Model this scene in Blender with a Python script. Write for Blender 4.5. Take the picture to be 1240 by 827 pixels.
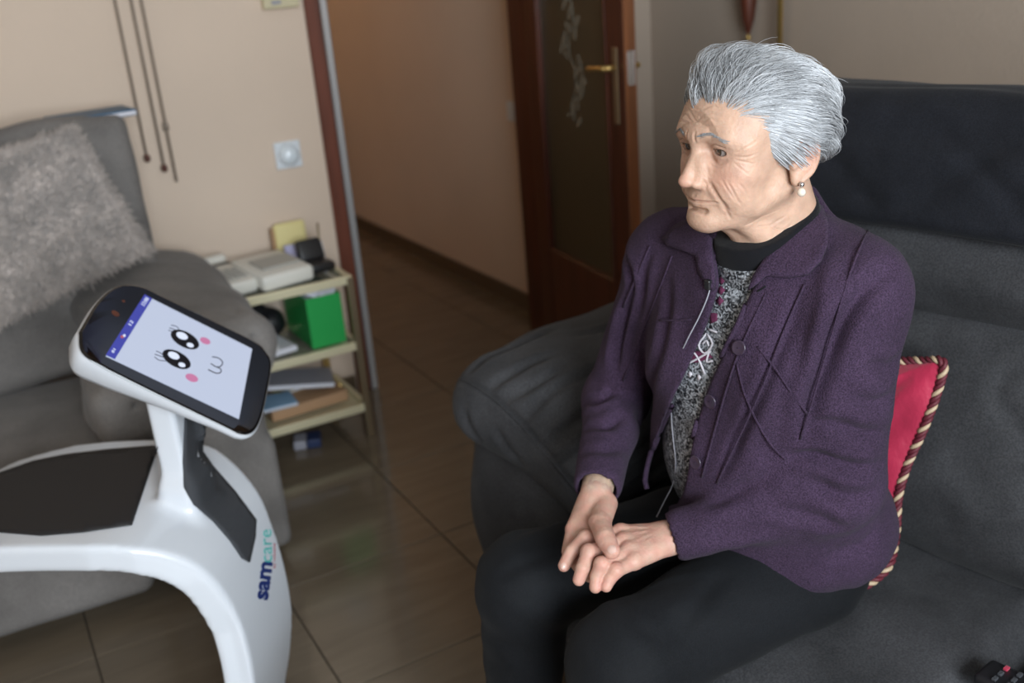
import bpy, bmesh, math, random
import numpy as np
from mathutils import Vector, Matrix
from mathutils.geometry import delaunay_2d_cdt

for o in list(bpy.data.objects): bpy.data.objects.remove(o)
scene = bpy.context.scene
C = scene.collection

# ------------------------------------------------------------------ camera
FPX, CX, CY, CAMH = 1206.0, 620.0, 413.5, 1.42
_d = np.array([880 - CX, 3600 - CY, FPX]); _d /= np.linalg.norm(_d)
_y = np.array([-101 - CX, 18 - CY, FPX]); _y = _y - _d * np.dot(_y, _d); _y /= np.linalg.norm(_y)
RW = np.array([np.cross(_y, -_d), _y, -_d])          # camera (x right, y down, z forward) -> world
CAM = np.array([0, 0, CAMH])
cam_data = bpy.data.cameras.new('camera')
cam = bpy.data.objects.new('camera', cam_data); C.objects.link(cam)
cam_data.sensor_width = 36.0; cam_data.lens = 36.0 * FPX / 1240.0; cam_data.clip_start = 0.02
m4 = Matrix.Identity(4)
for i in range(3):
    m4[i][0] = RW[i, 0]; m4[i][1] = -RW[i, 1]; m4[i][2] = -RW[i, 2]
m4[2][3] = CAMH
cam.matrix_world = m4
cam_data.dof.use_dof = True; cam_data.dof.focus_distance = 1.22; cam_data.dof.aperture_fstop = 3.6
scene.camera = cam

# ------------------------------------------------------------------ light and exposure
scene.view_settings.view_transform = 'Standard'; scene.view_settings.look = 'None'
scene.view_settings.gamma = 1.0; scene.view_settings.use_curve_mapping = False
scene.view_settings.exposure = 0.75
world = bpy.data.worlds.new('world'); scene.world = world; world.use_nodes = True
world.node_tree.nodes['Background'].inputs[0].default_value = (0.62, 0.78, 1.0, 1)
world.node_tree.nodes['Background'].inputs[1].default_value = 0.6
def area(name, loc, target, size, power, col):
    l = bpy.data.lights.new(name, 'AREA'); l.shape = 'RECTANGLE'; l.size, l.size_y = size; l.energy = power; l.color = col
    o = bpy.data.objects.new(name, l); C.objects.link(o); o.location = loc
    o.rotation_euler = (Vector(target) - Vector(loc)).to_track_quat('-Z', 'Y').to_euler(); return o
area('window_daylight', (0.12, -1.56, 1.60), (0.60, 1.6, 0.9), (1.4, 1.2), 72, (0.86, 0.94, 1.0))
lamp = bpy.data.lights.new('hall_lamp', 'POINT'); lamp.energy = 5.0; lamp.color = (1.0, 0.62, 0.30); lamp.shadow_soft_size = 0.12
lo_ = bpy.data.objects.new('hall_lamp', lamp); C.objects.link(lo_); lo_.location = (0.75, 5.6, 2.35)

def ray(px, py): return RW @ np.array([px - CX, py - CY, FPX])
def PZ(px, py, z): r = ray(px, py); t = (z - CAMH) / r[2]; return np.array([r[0]*t, r[1]*t, z])
def PX(px, py, X): r = ray(px, py); t = X / r[0]; return np.array([X, r[1]*t, CAMH + r[2]*t])
def PY(px, py, Y): r = ray(px, py); t = Y / r[1]; return np.array([r[0]*t, Y, CAMH + r[2]*t])
def proj(P):
    c = (P - CAM) @ RW
    return CX + FPX*c[..., 0]/c[..., 2], CY + FPX*c[..., 1]/c[..., 2]

# ------------------------------------------------------------------ materials
def nd(nt, t, **kw):
    n = nt.nodes.new(t)
    for k, v in kw.items(): setattr(n, k, v)
    return n
def mat(name, col, rough=0.6, metal=0.0, bump=None, var=None, sheen=0.0, sss=0.0, coat=0.0, spec=None, vcol=False, emit=None, stretch=None, grain=0.0):
    """bump=(scale,strength,detail[,distance]); var=(scale,amount) mixes a darker and a lighter tone of the same colour"""
    m = bpy.data.materials.new(name); m.use_nodes = True; nt = m.node_tree; b = nt.nodes['Principled BSDF']
    b.inputs['Base Color'].default_value = (*col, 1); b.inputs['Roughness'].default_value = rough; b.inputs['Metallic'].default_value = metal
    if spec is not None: b.inputs['Specular IOR Level'].default_value = spec
    if sheen: b.inputs['Sheen Weight'].default_value = sheen; b.inputs['Sheen Roughness'].default_value = 0.45
    if coat: b.inputs['Coat Weight'].default_value = coat; b.inputs['Coat Roughness'].default_value = 0.08
    if sss:
        b.inputs['Subsurface Weight'].default_value = sss; b.inputs['Subsurface Radius'].default_value = (1, .35, .2); b.inputs['Subsurface Scale'].default_value = 0.006
    tc = nd(nt, 'ShaderNodeTexCoord'); mp = nd(nt, 'ShaderNodeMapping'); nt.links.new(tc.outputs['Object'], mp.inputs[0])
    if stretch: mp.inputs['Scale'].default_value = stretch
    csock = None
    if vcol:
        a = nd(nt, 'ShaderNodeAttribute', attribute_name='Col'); csock = a.outputs['Color']
    if var:
        n = nd(nt, 'ShaderNodeTexNoise'); n.inputs['Scale'].default_value = var[0]; n.inputs['Detail'].default_value = 5
        nt.links.new(mp.outputs[0], n.inputs['Vector'])
        mr = nd(nt, 'ShaderNodeMapRange'); mr.inputs['From Min'].default_value = .32; mr.inputs['From Max'].default_value = .68
        mr.inputs['To Min'].default_value = 1 - var[1]; mr.inputs['To Max'].default_value = 1 + var[1]
        nt.links.new(n.outputs[0], mr.inputs[0])
        mx = nd(nt, 'ShaderNodeVectorMath', operation='SCALE')
        if csock: nt.links.new(csock, mx.inputs[0])
        else: mx.inputs[0].default_value = col
        nt.links.new(mr.outputs[0], mx.inputs['Scale']); csock = mx.outputs[0]
    if bump:
        n2 = nd(nt, 'ShaderNodeTexNoise'); n2.inputs['Scale'].default_value = bump[0]; n2.inputs['Detail'].default_value = bump[2]
        nt.links.new(mp.outputs[0], n2.inputs['Vector'])
        bp = nd(nt, 'ShaderNodeBump'); bp.inputs['Strength'].default_value = bump[1]; bp.inputs['Distance'].default_value = bump[3] if len(bump) > 3 else 0.002
        nt.links.new(n2.outputs[0], bp.inputs['Height']); nt.links.new(bp.outputs[0], b.inputs['Normal'])
    if bump and grain:
        g1 = nd(nt, 'ShaderNodeMapRange'); g1.inputs['From Min'].default_value = .35; g1.inputs['From Max'].default_value = .65; g1.inputs['To Min'].default_value = 1-grain; g1.inputs['To Max'].default_value = 1+grain
        nt.links.new(n2.outputs[0], g1.inputs[0]); g2 = nd(nt, 'ShaderNodeVectorMath', operation='SCALE')
        if csock: nt.links.new(csock, g2.inputs[0])
        else: g2.inputs[0].default_value = col
        nt.links.new(g1.outputs[0], g2.inputs['Scale']); csock = g2.outputs[0]
    if csock: nt.links.new(csock, b.inputs['Base Color'])
    if emit:
        b.inputs['Emission Color'].default_value = (*emit[0], 1); b.inputs['Emission Strength'].default_value = emit[1]
    return m
M = {}
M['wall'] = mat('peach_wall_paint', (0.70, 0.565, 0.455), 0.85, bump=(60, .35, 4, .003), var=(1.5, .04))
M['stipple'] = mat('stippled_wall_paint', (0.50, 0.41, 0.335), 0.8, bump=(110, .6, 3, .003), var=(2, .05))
M['ceiling'] = mat('ceiling_paint', (0.75, 0.72, 0.67), 0.9)
M['grout'] = mat('tile_grout', (0.06, 0.048, 0.035), 0.8)
M['baseb'] = mat('skirting_stone', (0.12, 0.085, 0.055), 0.35)
M['wood'] = mat('dark_red_wood', (0.075, 0.021, 0.012), 0.38, var=(9, .35), stretch=(4, 4, .35), coat=.25)
M['wood_edge'] = mat('orange_brown_wood', (0.20, 0.068, 0.022), 0.4, var=(10, .3), stretch=(4, 4, .3))
M['jamb'] = mat('red_brown_jamb', (0.13, 0.035, 0.018), 0.45, var=(8, .3), stretch=(4, 4, .3))
M['strip'] = mat('pale_metal_strip', (0.55, 0.57, 0.6), 0.3, .6)
M['sofa'] = mat('charcoal_microfibre', (0.040, 0.040, 0.043), 0.8, bump=(330, .4, 4, .0012), var=(9, .30), sheen=.05, grain=.25)
M['sofa2'] = mat('grey_microfibre', (0.175, 0.163, 0.155), 0.85, bump=(250, .3, 4, .001), var=(7, .20), sheen=.12, grain=.12)
M['throw'] = mat('dark_throw_fabric', (0.011, 0.012, 0.016), 0.85, bump=(500, .5, 2, .001), var=(14, .2), sheen=.05, grain=.3)
M['fluffy'] = mat('fluffy_beige_pile', (0.50, 0.44, 0.405), 0.95, bump=(55, 1.0, 6, .01), var=(16, .22), sheen=.5)
M['plum'] = mat('plum_knit', (0.043, 0.0255, 0.050), 0.92, bump=(480, 1.0, 3, .0016), var=(12, .15), sheen=.03, grain=.38)
M['plum_dark'] = mat('plum_button', (0.035, 0.022, 0.042), 0.3, coat=.3)
M['black_knit'] = mat('black_rib_knit', (0.006, 0.006, 0.008), 0.9, bump=(600, .6, 2, .001), sheen=.1)
M['trouser'] = mat('black_trouser_cloth', (0.0070, 0.0078, 0.0095), 0.8, bump=(500, .5, 2, .001), var=(6, .2), sheen=.03, grain=.25)
M['skin'] = mat('skin', (0.6, 0.4, 0.3), 0.48, bump=(230, .6, 6, .0014), var=(55, .10), sss=.25, vcol=True, spec=.4)
M['hairmat'] = mat('silver_grey_hair', (0.42, 0.43, 0.45), 0.5, spec=.45, vcol=True)
M['haircap'] = mat('hair_underlayer', (0.36, 0.365, 0.375), 0.6, bump=(140, 1, 4, .003))
M['eye'] = mat('eye', (0.6, 0.55, 0.5), 0.12, vcol=True, coat=.6)
M['pearl'] = mat('pearl', (0.75, 0.66, 0.55), 0.2, coat=.7)
M['silver'] = mat('silver_metal', (0.6, 0.6, 0.62), 0.25, 1)
M['red'] = mat('crimson_satin', (0.42, 0.022, 0.062), 0.42, bump=(50, .5, 4, .004), var=(10, .15), sheen=.4)
M['rope_r'] = mat('burgundy_cord', (0.11, 0.012, 0.022), 0.6, bump=(900, .5, 2, .001))
M['rope_g'] = mat('gold_cord', (0.50, 0.37, 0.24), 0.5, bump=(900, .5, 2, .001))
M['white'] = mat('white_gloss_plastic', (0.66, 0.69, 0.74), 0.28, coat=.35)
M['blackgl'] = mat('black_glass', (0.006, 0.005, 0.005), 0.09)
M['blackm'] = mat('black_matte_pad', (0.010, 0.009, 0.010), 0.62, bump=(800, .3, 2, .0006))
M['grill'] = mat('dark_grey_speaker_mesh', (0.045, 0.048, 0.055), 0.7, bump=(900, 1, 1, .0015))
M['screen'] = mat('lit_screen', (0.1, 0.1, 0.1), 0.15, emit=((0.255, 0.29, 0.385), 1.0))
M['screen_blue'] = mat('lit_blue_bar', (0.02, 0.02, 0.1), 0.15, emit=((0.022, 0.028, 0.17), 1.0))
M['screen_pink'] = mat('lit_pink', (0.1, 0.03, 0.05), 0.2, emit=((0.28, 0.10, 0.19), 1.0))
M['screen_white'] = mat('lit_white', (0.1, 0.1, 0.1), 0.2, emit=((0.40, 0.44, 0.55), 1.0))
M['ink'] = mat('screen_black', (0.004, 0.004, 0.008), 0.2)
M['navy'] = mat('navy_print', (0.015, 0.035, 0.17), 0.4)
M['teal'] = mat('teal_print', (0.10, 0.50, 0.46), 0.4)
M['redp'] = mat('red_print', (0.45, 0.10, 0.12), 0.4)
M['brass'] = mat('polished_brass', (0.62, 0.43, 0.16), 0.34, .8)
M['paleb'] = mat('pale_gilt_rail', (0.80, 0.73, 0.50), 0.35, .35)
M['oldb'] = mat('dull_brass_leg', (0.33, 0.26, 0.17), 0.38, .8)
M['cream'] = mat('cream_plastic', (0.72, 0.70, 0.64), 0.45)
M['cream2'] = mat('grey_cream_keys', (0.40, 0.39, 0.36), 0.5)
M['yellow'] = mat('pale_yellow', (0.75, 0.65, 0.30), 0.6)
M['green'] = mat('green_plastic', (0.02, 0.34, 0.075), 0.4)
M['paper'] = mat('white_paper', (0.68, 0.68, 0.74), 0.7)
M['lilac'] = mat('lilac_paper', (0.44, 0.42, 0.60), 0.6)
M['greyp'] = mat('grey_magazine', (0.33, 0.33, 0.38), 0.35)
M['dkblue'] = mat('dark_blue', (0.02, 0.035, 0.10), 0.5)
M['ltblue'] = mat('light_blue', (0.25, 0.42, 0.60), 0.5)
M['tan'] = mat('tan_card', (0.45, 0.27, 0.15), 0.6)
M['mustard'] = mat('mustard', (0.42, 0.33, 0.06), 0.6)
M['blackp'] = mat('black_plastic', (0.012, 0.012, 0.014), 0.35)
M['beige'] = mat('beige_plastic', (0.62, 0.55, 0.36), 0.5)
M['whitep'] = mat('white_plastic', (0.72, 0.76, 0.80), 0.35)
M['cord'] = mat('blind_cord', (0.25, 0.20, 0.16), 0.7)
M['bookblue'] = mat('blue_cover', (0.03, 0.10, 0.19), 0.5)
M['white_mark'] = mat('white_yarn', (0.55, 0.52, 0.56), 0.8)
M['mag'] = mat('magenta_yarn', (0.11, 0.016, 0.055), 0.85, bump=(700, .8, 2, .001))
def glass_mat(name, col, rough, trans):
    m = mat(name, col, rough); m.node_tree.nodes['Principled BSDF'].inputs['Transmission Weight'].default_value = trans; return m
M['shelfglass'] = glass_mat('smoked_shelf_glass', (0.55, 0.6, 0.55), 0.05, .85)
M['doorglass'] = glass_mat('amber_door_glass', (0.13, 0.105, 0.065), 0.30, .5)
M['etch'] = mat('etched_leaf_glass', (0.20, 0.18, 0.14), 0.6)
M['lens'] = mat('sensor_lens', (0.75, 0.82, 0.88), 0.15, coat=.5)

def tile_mat():
    m = bpy.data.materials.new('glossy_floor_tile'); m.use_nodes = True; nt = m.node_tree; b = nt.nodes['Principled BSDF']
    tc = nd(nt, 'ShaderNodeTexCoord'); oi = nd(nt, 'ShaderNodeObjectInfo')
    add = nd(nt, 'ShaderNodeVectorMath', operation='ADD'); sc = nd(nt, 'ShaderNodeVectorMath', operation='SCALE'); sc.inputs['Scale'].default_value = 3.1
    nt.links.new(oi.outputs['Location'], sc.inputs[0]); nt.links.new(tc.outputs['Object'], add.inputs[0]); nt.links.new(sc.outputs[0], add.inputs[1])
    mp = nd(nt, 'ShaderNodeMapping'); mp.inputs['Rotation'].default_value = (0, 0, .6); mp.inputs['Scale'].default_value = (1, 5, 1)
    nt.links.new(add.outputs[0], mp.inputs[0])
    n = nd(nt, 'ShaderNodeTexNoise'); n.inputs['Scale'].default_value = 4; n.inputs['Detail'].default_value = 7; n.inputs['Distortion'].default_value = .6
    nt.links.new(mp.outputs[0], n.inputs['Vector'])
    cr = nd(nt, 'ShaderNodeValToRGB'); cr.color_ramp.elements[0].position = .3; cr.color_ramp.elements[0].color = (0.130, 0.102, 0.072, 1)
    cr.color_ramp.elements[1].position = .72; cr.color_ramp.elements[1].color = (0.168, 0.132, 0.094, 1)
    nt.links.new(n.outputs[0], cr.inputs[0]); nt.links.new(cr.outputs[0], b.inputs['Base Color'])
    b.inputs['Roughness'].default_value = 0.13; b.inputs['Specular IOR Level'].default_value = .55
    return m
M['tile'] = tile_mat()

def sweater_mat():
    m = bpy.data.materials.new('silver_grey_lurex_knit'); m.use_nodes = True; nt = m.node_tree; b = nt.nodes['Principled BSDF']
    tc = nd(nt, 'ShaderNodeTexCoord')
    n = nd(nt, 'ShaderNodeTexNoise'); n.inputs['Scale'].default_value = 165; n.inputs['Detail'].default_value = 4; n.inputs['Distortion'].default_value = 1.5
    nt.links.new(tc.outputs['Object'], n.inputs['Vector'])
    cr = nd(nt, 'ShaderNodeValToRGB'); cr.color_ramp.elements[0].position = .42; cr.color_ramp.elements[0].color = (0.012, 0.014, 0.018, 1)
    cr.color_ramp.elements[1].position = .68; cr.color_ramp.elements[1].color = (0.55, 0.58, 0.63, 1)
    nt.links.new(n.outputs[0], cr.inputs[0])
    nt.links.new(cr.outputs[0], b.inputs['Base Color'])
    b.inputs['Roughness'].default_value = 0.45; b.inputs['Metallic'].default_value = .25
    bp = nd(nt, 'ShaderNodeBump'); bp.inputs['Strength'].default_value = 1; bp.inputs['Distance'].default_value = .003
    nt.links.new(n.outputs[0], bp.inputs['Height']); nt.links.new(bp.outputs[0], b.inputs['Normal'])
    return m
M['sweater'] = sweater_mat()
for k_ in ('sofa', 'throw', 'plum', 'black_knit', 'trouser', 'sofa2'): M[k_].node_tree.nodes['Principled BSDF'].inputs['Specular IOR Level'].default_value = .18

# ------------------------------------------------------------------ object helpers
def setp(o, label=None, cat=None, group=None, kind=None):
    if label: o['label'] = label
    if cat: o['category'] = cat
    if group: o['group'] = group
    if kind: o['kind'] = kind
    return o
def thing(name, loc, label, cat, group=None):
    o = bpy.data.objects.new(name, None); C.objects.link(o); o.location = loc; o.empty_display_size = .05
    return setp(o, label, cat, group)
def wloc(o):
    v = np.zeros(3)
    while o is not None: v = v + np.array(o.location); o = o.parent
    return v
def obj(name, V, F, m, parent=None, smooth=True, col=None, origin=None):
    V = np.asarray(V, float)
    if parent is not None: base = wloc(parent); loc = np.zeros(3)
    else:
        lo, hi = V.min(0), V.max(0); base = np.array([(lo[0]+hi[0])/2, (lo[1]+hi[1])/2, lo[2]]) if origin is None else np.array(origin, float); loc = base
    me = bpy.data.meshes.new(name); me.from_pydata((V - base).tolist(), [], [tuple(int(i) for i in f) for f in F] if not isinstance(F, np.ndarray) else F.tolist())
    if smooth: me.polygons.foreach_set('use_smooth', [True]*len(me.polygons))
    if col is not None:
        a = me.color_attributes.new('Col', 'FLOAT_COLOR', 'POINT')
        cc = np.ones((len(V), 4), np.float32); cc[:, :3] = col; a.data.foreach_set('color', cc.ravel())
    me.update()
    if isinstance(m, str): m = M[m]
    me.materials.append(m)
    o = bpy.data.objects.new(name, me); C.objects.link(o); o.location = loc
    if parent is not None: o.parent = parent
    return o
def rotm(rx=0, ry=0, rz=0):
    from mathutils import Euler
    return np.array(Euler((math.radians(rx), math.radians(ry), math.radians(rz))).to_matrix())
def vbox(size, loc, rot=(0, 0, 0), bevel=.004, seg=2):
    """bevelled box; loc is its centre"""
    bm = bmesh.new(); bmesh.ops.create_cube(bm, size=1)
    for v in bm.verts: v.co = Vector((v.co.x*size[0], v.co.y*size[1], v.co.z*size[2]))
    if bevel: bmesh.ops.bevel(bm, geom=list(bm.edges), offset=bevel, segments=seg, affect='EDGES', profile=.5)
    V = np.array([v.co[:] for v in bm.verts]); F = [[v.index for v in f.verts] for f in bm.faces]; bm.free()
    R = rotm(*rot) if not isinstance(rot, np.ndarray) else rot
    return V @ R.T + np.array(loc), F
def vtube(pts, r, n=8, caps=True):
    P = np.asarray(pts, float); k = len(P); r = np.broadcast_to(np.asarray(r, float), (k,))
    T = np.gradient(P, axis=0); T /= np.linalg.norm(T, axis=1)[:, None] + 1e-12
    a = np.array([0, 0, 1.0]) if abs(T[0][2]) < .9 else np.array([1.0, 0, 0])
    V = []
    u = np.cross(T[0], a); u /= np.linalg.norm(u)
    for i in range(k):
        u = u - T[i]*np.dot(u, T[i]); u /= np.linalg.norm(u) + 1e-12; w = np.cross(T[i], u)
        for j in range(n):
            t = 2*math.pi*j/n; V.append(P[i] + r[i]*(u*math.cos(t) + w*math.sin(t)))
    F = [[i*n+j, i*n+(j+1) % n, (i+1)*n+(j+1) % n, (i+1)*n+j] for i in range(k-1) for j in range(n)]
    if caps: F.append(list(range(n))[::-1]); F.append([(k-1)*n+j for j in range(n)])
    return np.array(V), F
def vlathe(prof, loc, n=24, axis=(0, 0, 1)):
    V = []; q = Vector((0, 0, 1)).rotation_difference(Vector(axis)); R = np.array(q.to_matrix())
    for r, z in prof:
        for j in range(n): t = 2*math.pi*j/n; V.append((r*math.cos(t), r*math.sin(t), z))
    F = [[i*n+j, i*n+(j+1) % n, (i+1)*n+(j+1) % n, (i+1)*n+j] for i in range(len(prof)-1) for j in range(n)]
    F.append(list(range(n))[::-1]); F.append([(len(prof)-1)*n+j for j in range(n)])
    return np.array(V) @ R.T + np.array(loc), F
def cat(*vf):
    V = []; F = []; k = 0
    for v, f in vf:
        V.append(np.asarray(v)); F += [[int(i)+k for i in q] for q in f]; k += len(v)
    return np.concatenate(V), F
def smooth_path(pts, n=8):
    """Catmull-Rom through points"""
    P = [np.array(p, float) for p in pts]; P = [2*P[0]-P[1]] + P + [2*P[-1]-P[-2]]; out = []
    for i in range(1, len(P)-2):
        for k in range(n):
            t = k/n
            out.append(.5*((2*P[i]) + (-P[i-1]+P[i+1])*t + (2*P[i-1]-5*P[i]+4*P[i+1]-P[i+2])*t*t + (-P[i-1]+3*P[i]-3*P[i+1]+P[i+2])*t**3))
    out.append(P[-2]); return np.array(out)
def rbox(name, size, loc, m, parent=None, rot=(0, 0, 0), bevel=.004, seg=2):
    V, F = vbox(size, loc, rot, bevel, seg); return obj(name, V, F, m, parent, smooth=False if bevel < .006 else True)
def tube(name, pts, r, m, parent=None, n=8): V, F = vtube(pts, r, n); return obj(name, V, F, m, parent)

# ------------------------------------------------------------------ implicit surfaces
class Field:
    def __init__(s, lo, hi, h):
        s.lo = np.array(lo, float); s.h = h; s.n = (np.ceil((np.array(hi)-s.lo)/h).astype(int)+1)
        s.d = np.full(s.n, 0.05, np.float32)
    def _reg(s, lo, hi, pad):
        a = np.clip(np.floor((np.array(lo)-pad-s.lo)/s.h).astype(int), 0, s.n); b = np.clip(np.ceil((np.array(hi)+pad-s.lo)/s.h).astype(int)+1, 0, s.n)
        if (b <= a).any(): return None, None
        sl = tuple(slice(a[i], b[i]) for i in range(3))
        g = [(s.lo[i]+np.arange(a[i], b[i])*s.h).astype(np.float32) for i in range(3)]
        return sl, (g[0][:, None, None], g[1][None, :, None], g[2][None, None, :])
    def op(s, prim, k=0.0, mode='add', pad=None):
        fn, lo, hi = prim
        sl, g = s._reg(lo, hi, (k + 3*s.h) if pad is None else pad)
        if sl is None: return s
        e = fn(*g); d = s.d[sl]
        if mode == 'cut':
            e = -e
            if k: q = np.maximum(k-np.abs(d-e), 0)/k; r = np.maximum(d, e)+q*q*k*.25
            else: r = np.maximum(d, e)
        elif mode == 'and':
            r = np.maximum(d, e)
        else:
            if k: q = np.maximum(k-np.abs(d-e), 0)/k; r = np.minimum(d, e)-q*q*k*.25
            else: r = np.minimum(d, e)
        s.d[sl] = r; return s
    def add(s, prim, k=0.0): return s.op(prim, k)
    def cut(s, prim, k=0.0): return s.op(prim, k, 'cut')
    def sample(s, P):
        P = np.asarray(P, float); q = (P-s.lo)/s.h; q = np.clip(q, 0, np.array(s.n)-1.001); i = np.floor(q).astype(int); f = q-i
        r = 0
        for a in (0, 1):
            for b in (0, 1):
                for c in (0, 1):
                    w = (f[..., 0] if a else 1-f[..., 0])*(f[..., 1] if b else 1-f[..., 1])*(f[..., 2] if c else 1-f[..., 2])
                    r = r + w*s.d[i[..., 0]+a, i[..., 1]+b, i[..., 2]+c]
        return r
    def normal(s, P):
        e = s.h; P = np.asarray(P, float)
        g = np.stack([s.sample(P+np.eye(3)[i]*e)-s.sample(P-np.eye(3)[i]*e) for i in range(3)], -1)
        return g/(np.linalg.norm(g, axis=-1)[..., None]+1e-9)
    def hit(s, px, py, t0=.7, t1=2.6, step=.0015):
        """where the sight line through a pixel of the plan photograph meets this surface"""
        r = ray(px, py); r = r/np.linalg.norm(r); t = np.arange(t0, t1, step); P = CAM + r*t[:, None]
        inside = np.all((P > s.lo) & (P < s.lo+(s.n-1)*s.h), axis=1)
        v = np.where(inside, s.sample(P), .05); w = np.where(v < 0)[0]
        if len(w) == 0:
            j = int(np.argmin(v)); return P[j]
        j = w[0]
        if j == 0: return P[0]
        f = v[j-1]/(v[j-1]-v[j]+1e-12); return P[j-1] + (P[j]-P[j-1])*f
    def mesh(s):
        d = s.d; n = d.shape; neg = d < 0
        cells = (n[0]-1, n[1]-1, n[2]-1)
        acc = None
        c = neg[:-1, :-1, :-1].astype(np.int8).copy()
        tot = sum(neg[a:a+cells[0], b:b+cells[1], e:e+cells[2]].astype(np.int8) for a in (0, 1) for b in (0, 1) for e in (0, 1))
        act = (tot > 0) & (tot < 8)
        idx = np.full(cells, -1, np.int64); ii = np.argwhere(act); idx[act] = np.arange(len(ii))
        S = np.zeros((len(ii), 3)); Cn = np.zeros(len(ii))
        corner = {}
        for a in (0, 1):
            for b in (0, 1):
                for e in (0, 1): corner[(a, b, e)] = d[ii[:, 0]+a, ii[:, 1]+b, ii[:, 2]+e].astype(float)
        for ax in range(3):
            o = [i for i in range(3) if i != ax]
            for a in (0, 1):
                for b in (0, 1):
                    k0 = [0, 0, 0]; k0[o[0]] = a; k0[o[1]] = b; k1 = list(k0); k1[ax] = 1
                    v0 = corner[tuple(k0)]; v1 = corner[tuple(k1)]; x = (v0 < 0) != (v1 < 0)
                    t = np.where(x, v0/(v0-v1+1e-20), 0)
                    p = np.array(k0, float)[None, :].repeat(len(ii), 0); p[:, ax] = t
                    S[x] += p[x]; Cn[x] += 1
        V = s.lo + (ii + S/np.maximum(Cn, 1)[:, None])*s.h
        F = []
        for ax in range(3):
            o = [(ax+1) % 3, (ax+2) % 3]
            sl0 = [slice(None)]*3; sl1 = [slice(None)]*3; sl0[ax] = slice(0, -1); sl1[ax] = slice(1, None)
            for q in o: sl0[q] = slice(1, -1); sl1[q] = slice(1, -1)
            a = neg[tuple(sl0)]; b = neg[tuple(sl1)]; x = np.argwhere(a != b)
            if len(x) == 0: continue
            flip = a[tuple(x.T)]
            x = x.copy(); x[:, o[0]] += 1; x[:, o[1]] += 1
            def at(du, dv):
                y = x.copy(); y[:, o[0]] -= du; y[:, o[1]] -= dv; return idx[y[:, 0], y[:, 1], y[:, 2]]
            q = np.stack([at(1, 1), at(0, 1), at(0, 0), at(1, 0)], 1)
            q[~flip] = q[~flip][:, ::-1]
            F.append(q)
        return V, np.concatenate(F)
def _bb(*pr):
    P = np.array([p for p, r in pr]); R = np.array([np.max(r) for p, r in pr])
    return (P-R[:, None]).min(0), (P+R[:, None]).max(0)
def ell(c, r, rot=None):
    c = np.array(c, np.float32); r = np.broadcast_to(np.array(r, np.float32), (3,)); R = rot
    def fn(x, y, z):
        x, y, z = x-c[0], y-c[1], z-c[2]
        if R is not None: x, y, z = (R[0][0]*x+R[1][0]*y+R[2][0]*z, R[0][1]*x+R[1][1]*y+R[2][1]*z, R[0][2]*x+R[1][2]*y+R[2][2]*z)
        k0 = np.sqrt((x/r[0])**2+(y/r[1])**2+(z/r[2])**2); k1 = np.sqrt((x/r[0]**2)**2+(y/r[1]**2)**2+(z/r[2]**2)**2)
        return (k0*(k0-1)/(k1+1e-6)).astype(np.float32)
    return (fn,)+_bb((c, r))
def cone(a, b, ra, rb=None):
    rb = ra if rb is None else rb; a = np.array(a, np.float32); b = np.array(b, np.float32); v = b-a; L = float(np.dot(v, v))+1e-9
    def fn(x, y, z):
        t = np.clip(((x-a[0])*v[0]+(y-a[1])*v[1]+(z-a[2])*v[2])/L, 0, 1)
        return (np.sqrt((x-a[0]-t*v[0])**2+(y-a[1]-t*v[1])**2+(z-a[2]-t*v[2])**2)-(ra+(rb-ra)*t)).astype(np.float32)
    return (fn,)+_bb((a, ra), (b, rb))
def bx(c, half, rnd=0.0, rot=None):
    c = np.array(c, np.float32); hf = np.array(half, np.float32)-rnd
    def fn(x, y, z):
        x, y, z = x-c[0], y-c[1], z-c[2]
        if rot is not None: x, y, z = (rot[0][0]*x+rot[1][0]*y+rot[2][0]*z, rot[0][1]*x+rot[1][1]*y+rot[2][1]*z, rot[0][2]*x+rot[1][2]*y+rot[2][2]*z)
        qx, qy, qz = abs(x)-hf[0], abs(y)-hf[1], abs(z)-hf[2]
        return (np.sqrt(np.maximum(qx, 0)**2+np.maximum(qy, 0)**2+np.maximum(qz, 0)**2)+np.minimum(np.maximum(np.maximum(qx, qy), qz), 0)-rnd).astype(np.float32)
    H = np.array(half) if rot is None else np.full(3, np.linalg.norm(half))
    return fn, c-H, c+H
def chain(F, pts, rad, k=0.0, mode='add'):
    rad = np.broadcast_to(np.asarray(rad, float), (len(pts),))
    cs = [cone(pts[i], pts[i+1], rad[i], rad[i+1]) for i in range(len(pts)-1)]
    def fn(x, y, z):
        d = None
        for c in cs: e = c[0](x, y, z); d = e if d is None else np.minimum(d, e)
        return d
    F.op((fn, np.min([c[1] for c in cs], 0), np.max([c[2] for c in cs], 0)), k, mode)
def in_poly(x, y, poly):
    """signed distance (pixels, negative inside) to a polygon"""
    P = np.array(poly, float); n = len(P); d = np.full(x.shape, 1e9); s = np.ones(x.shape, bool)
    for i in range(n):
        a = P[i]; b = P[(i+1) % n]; e = b-a; wx = x-a[0]; wy = y-a[1]
        t = np.clip((wx*e[0]+wy*e[1])/(e@e+1e-9), 0, 1); d = np.minimum(d, (wx-e[0]*t)**2+(wy-e[1]*t)**2)
        c1 = (a[1] > y) != (b[1] > y)
        xi = (b[0]-a[0])*(y-a[1])/((b[1]-a[1]) if abs(b[1]-a[1]) > 1e-9 else 1e-9)+a[0]
        s ^= c1 & (x < xi)
    return np.where(s, 1, -1)*np.sqrt(d)
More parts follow.
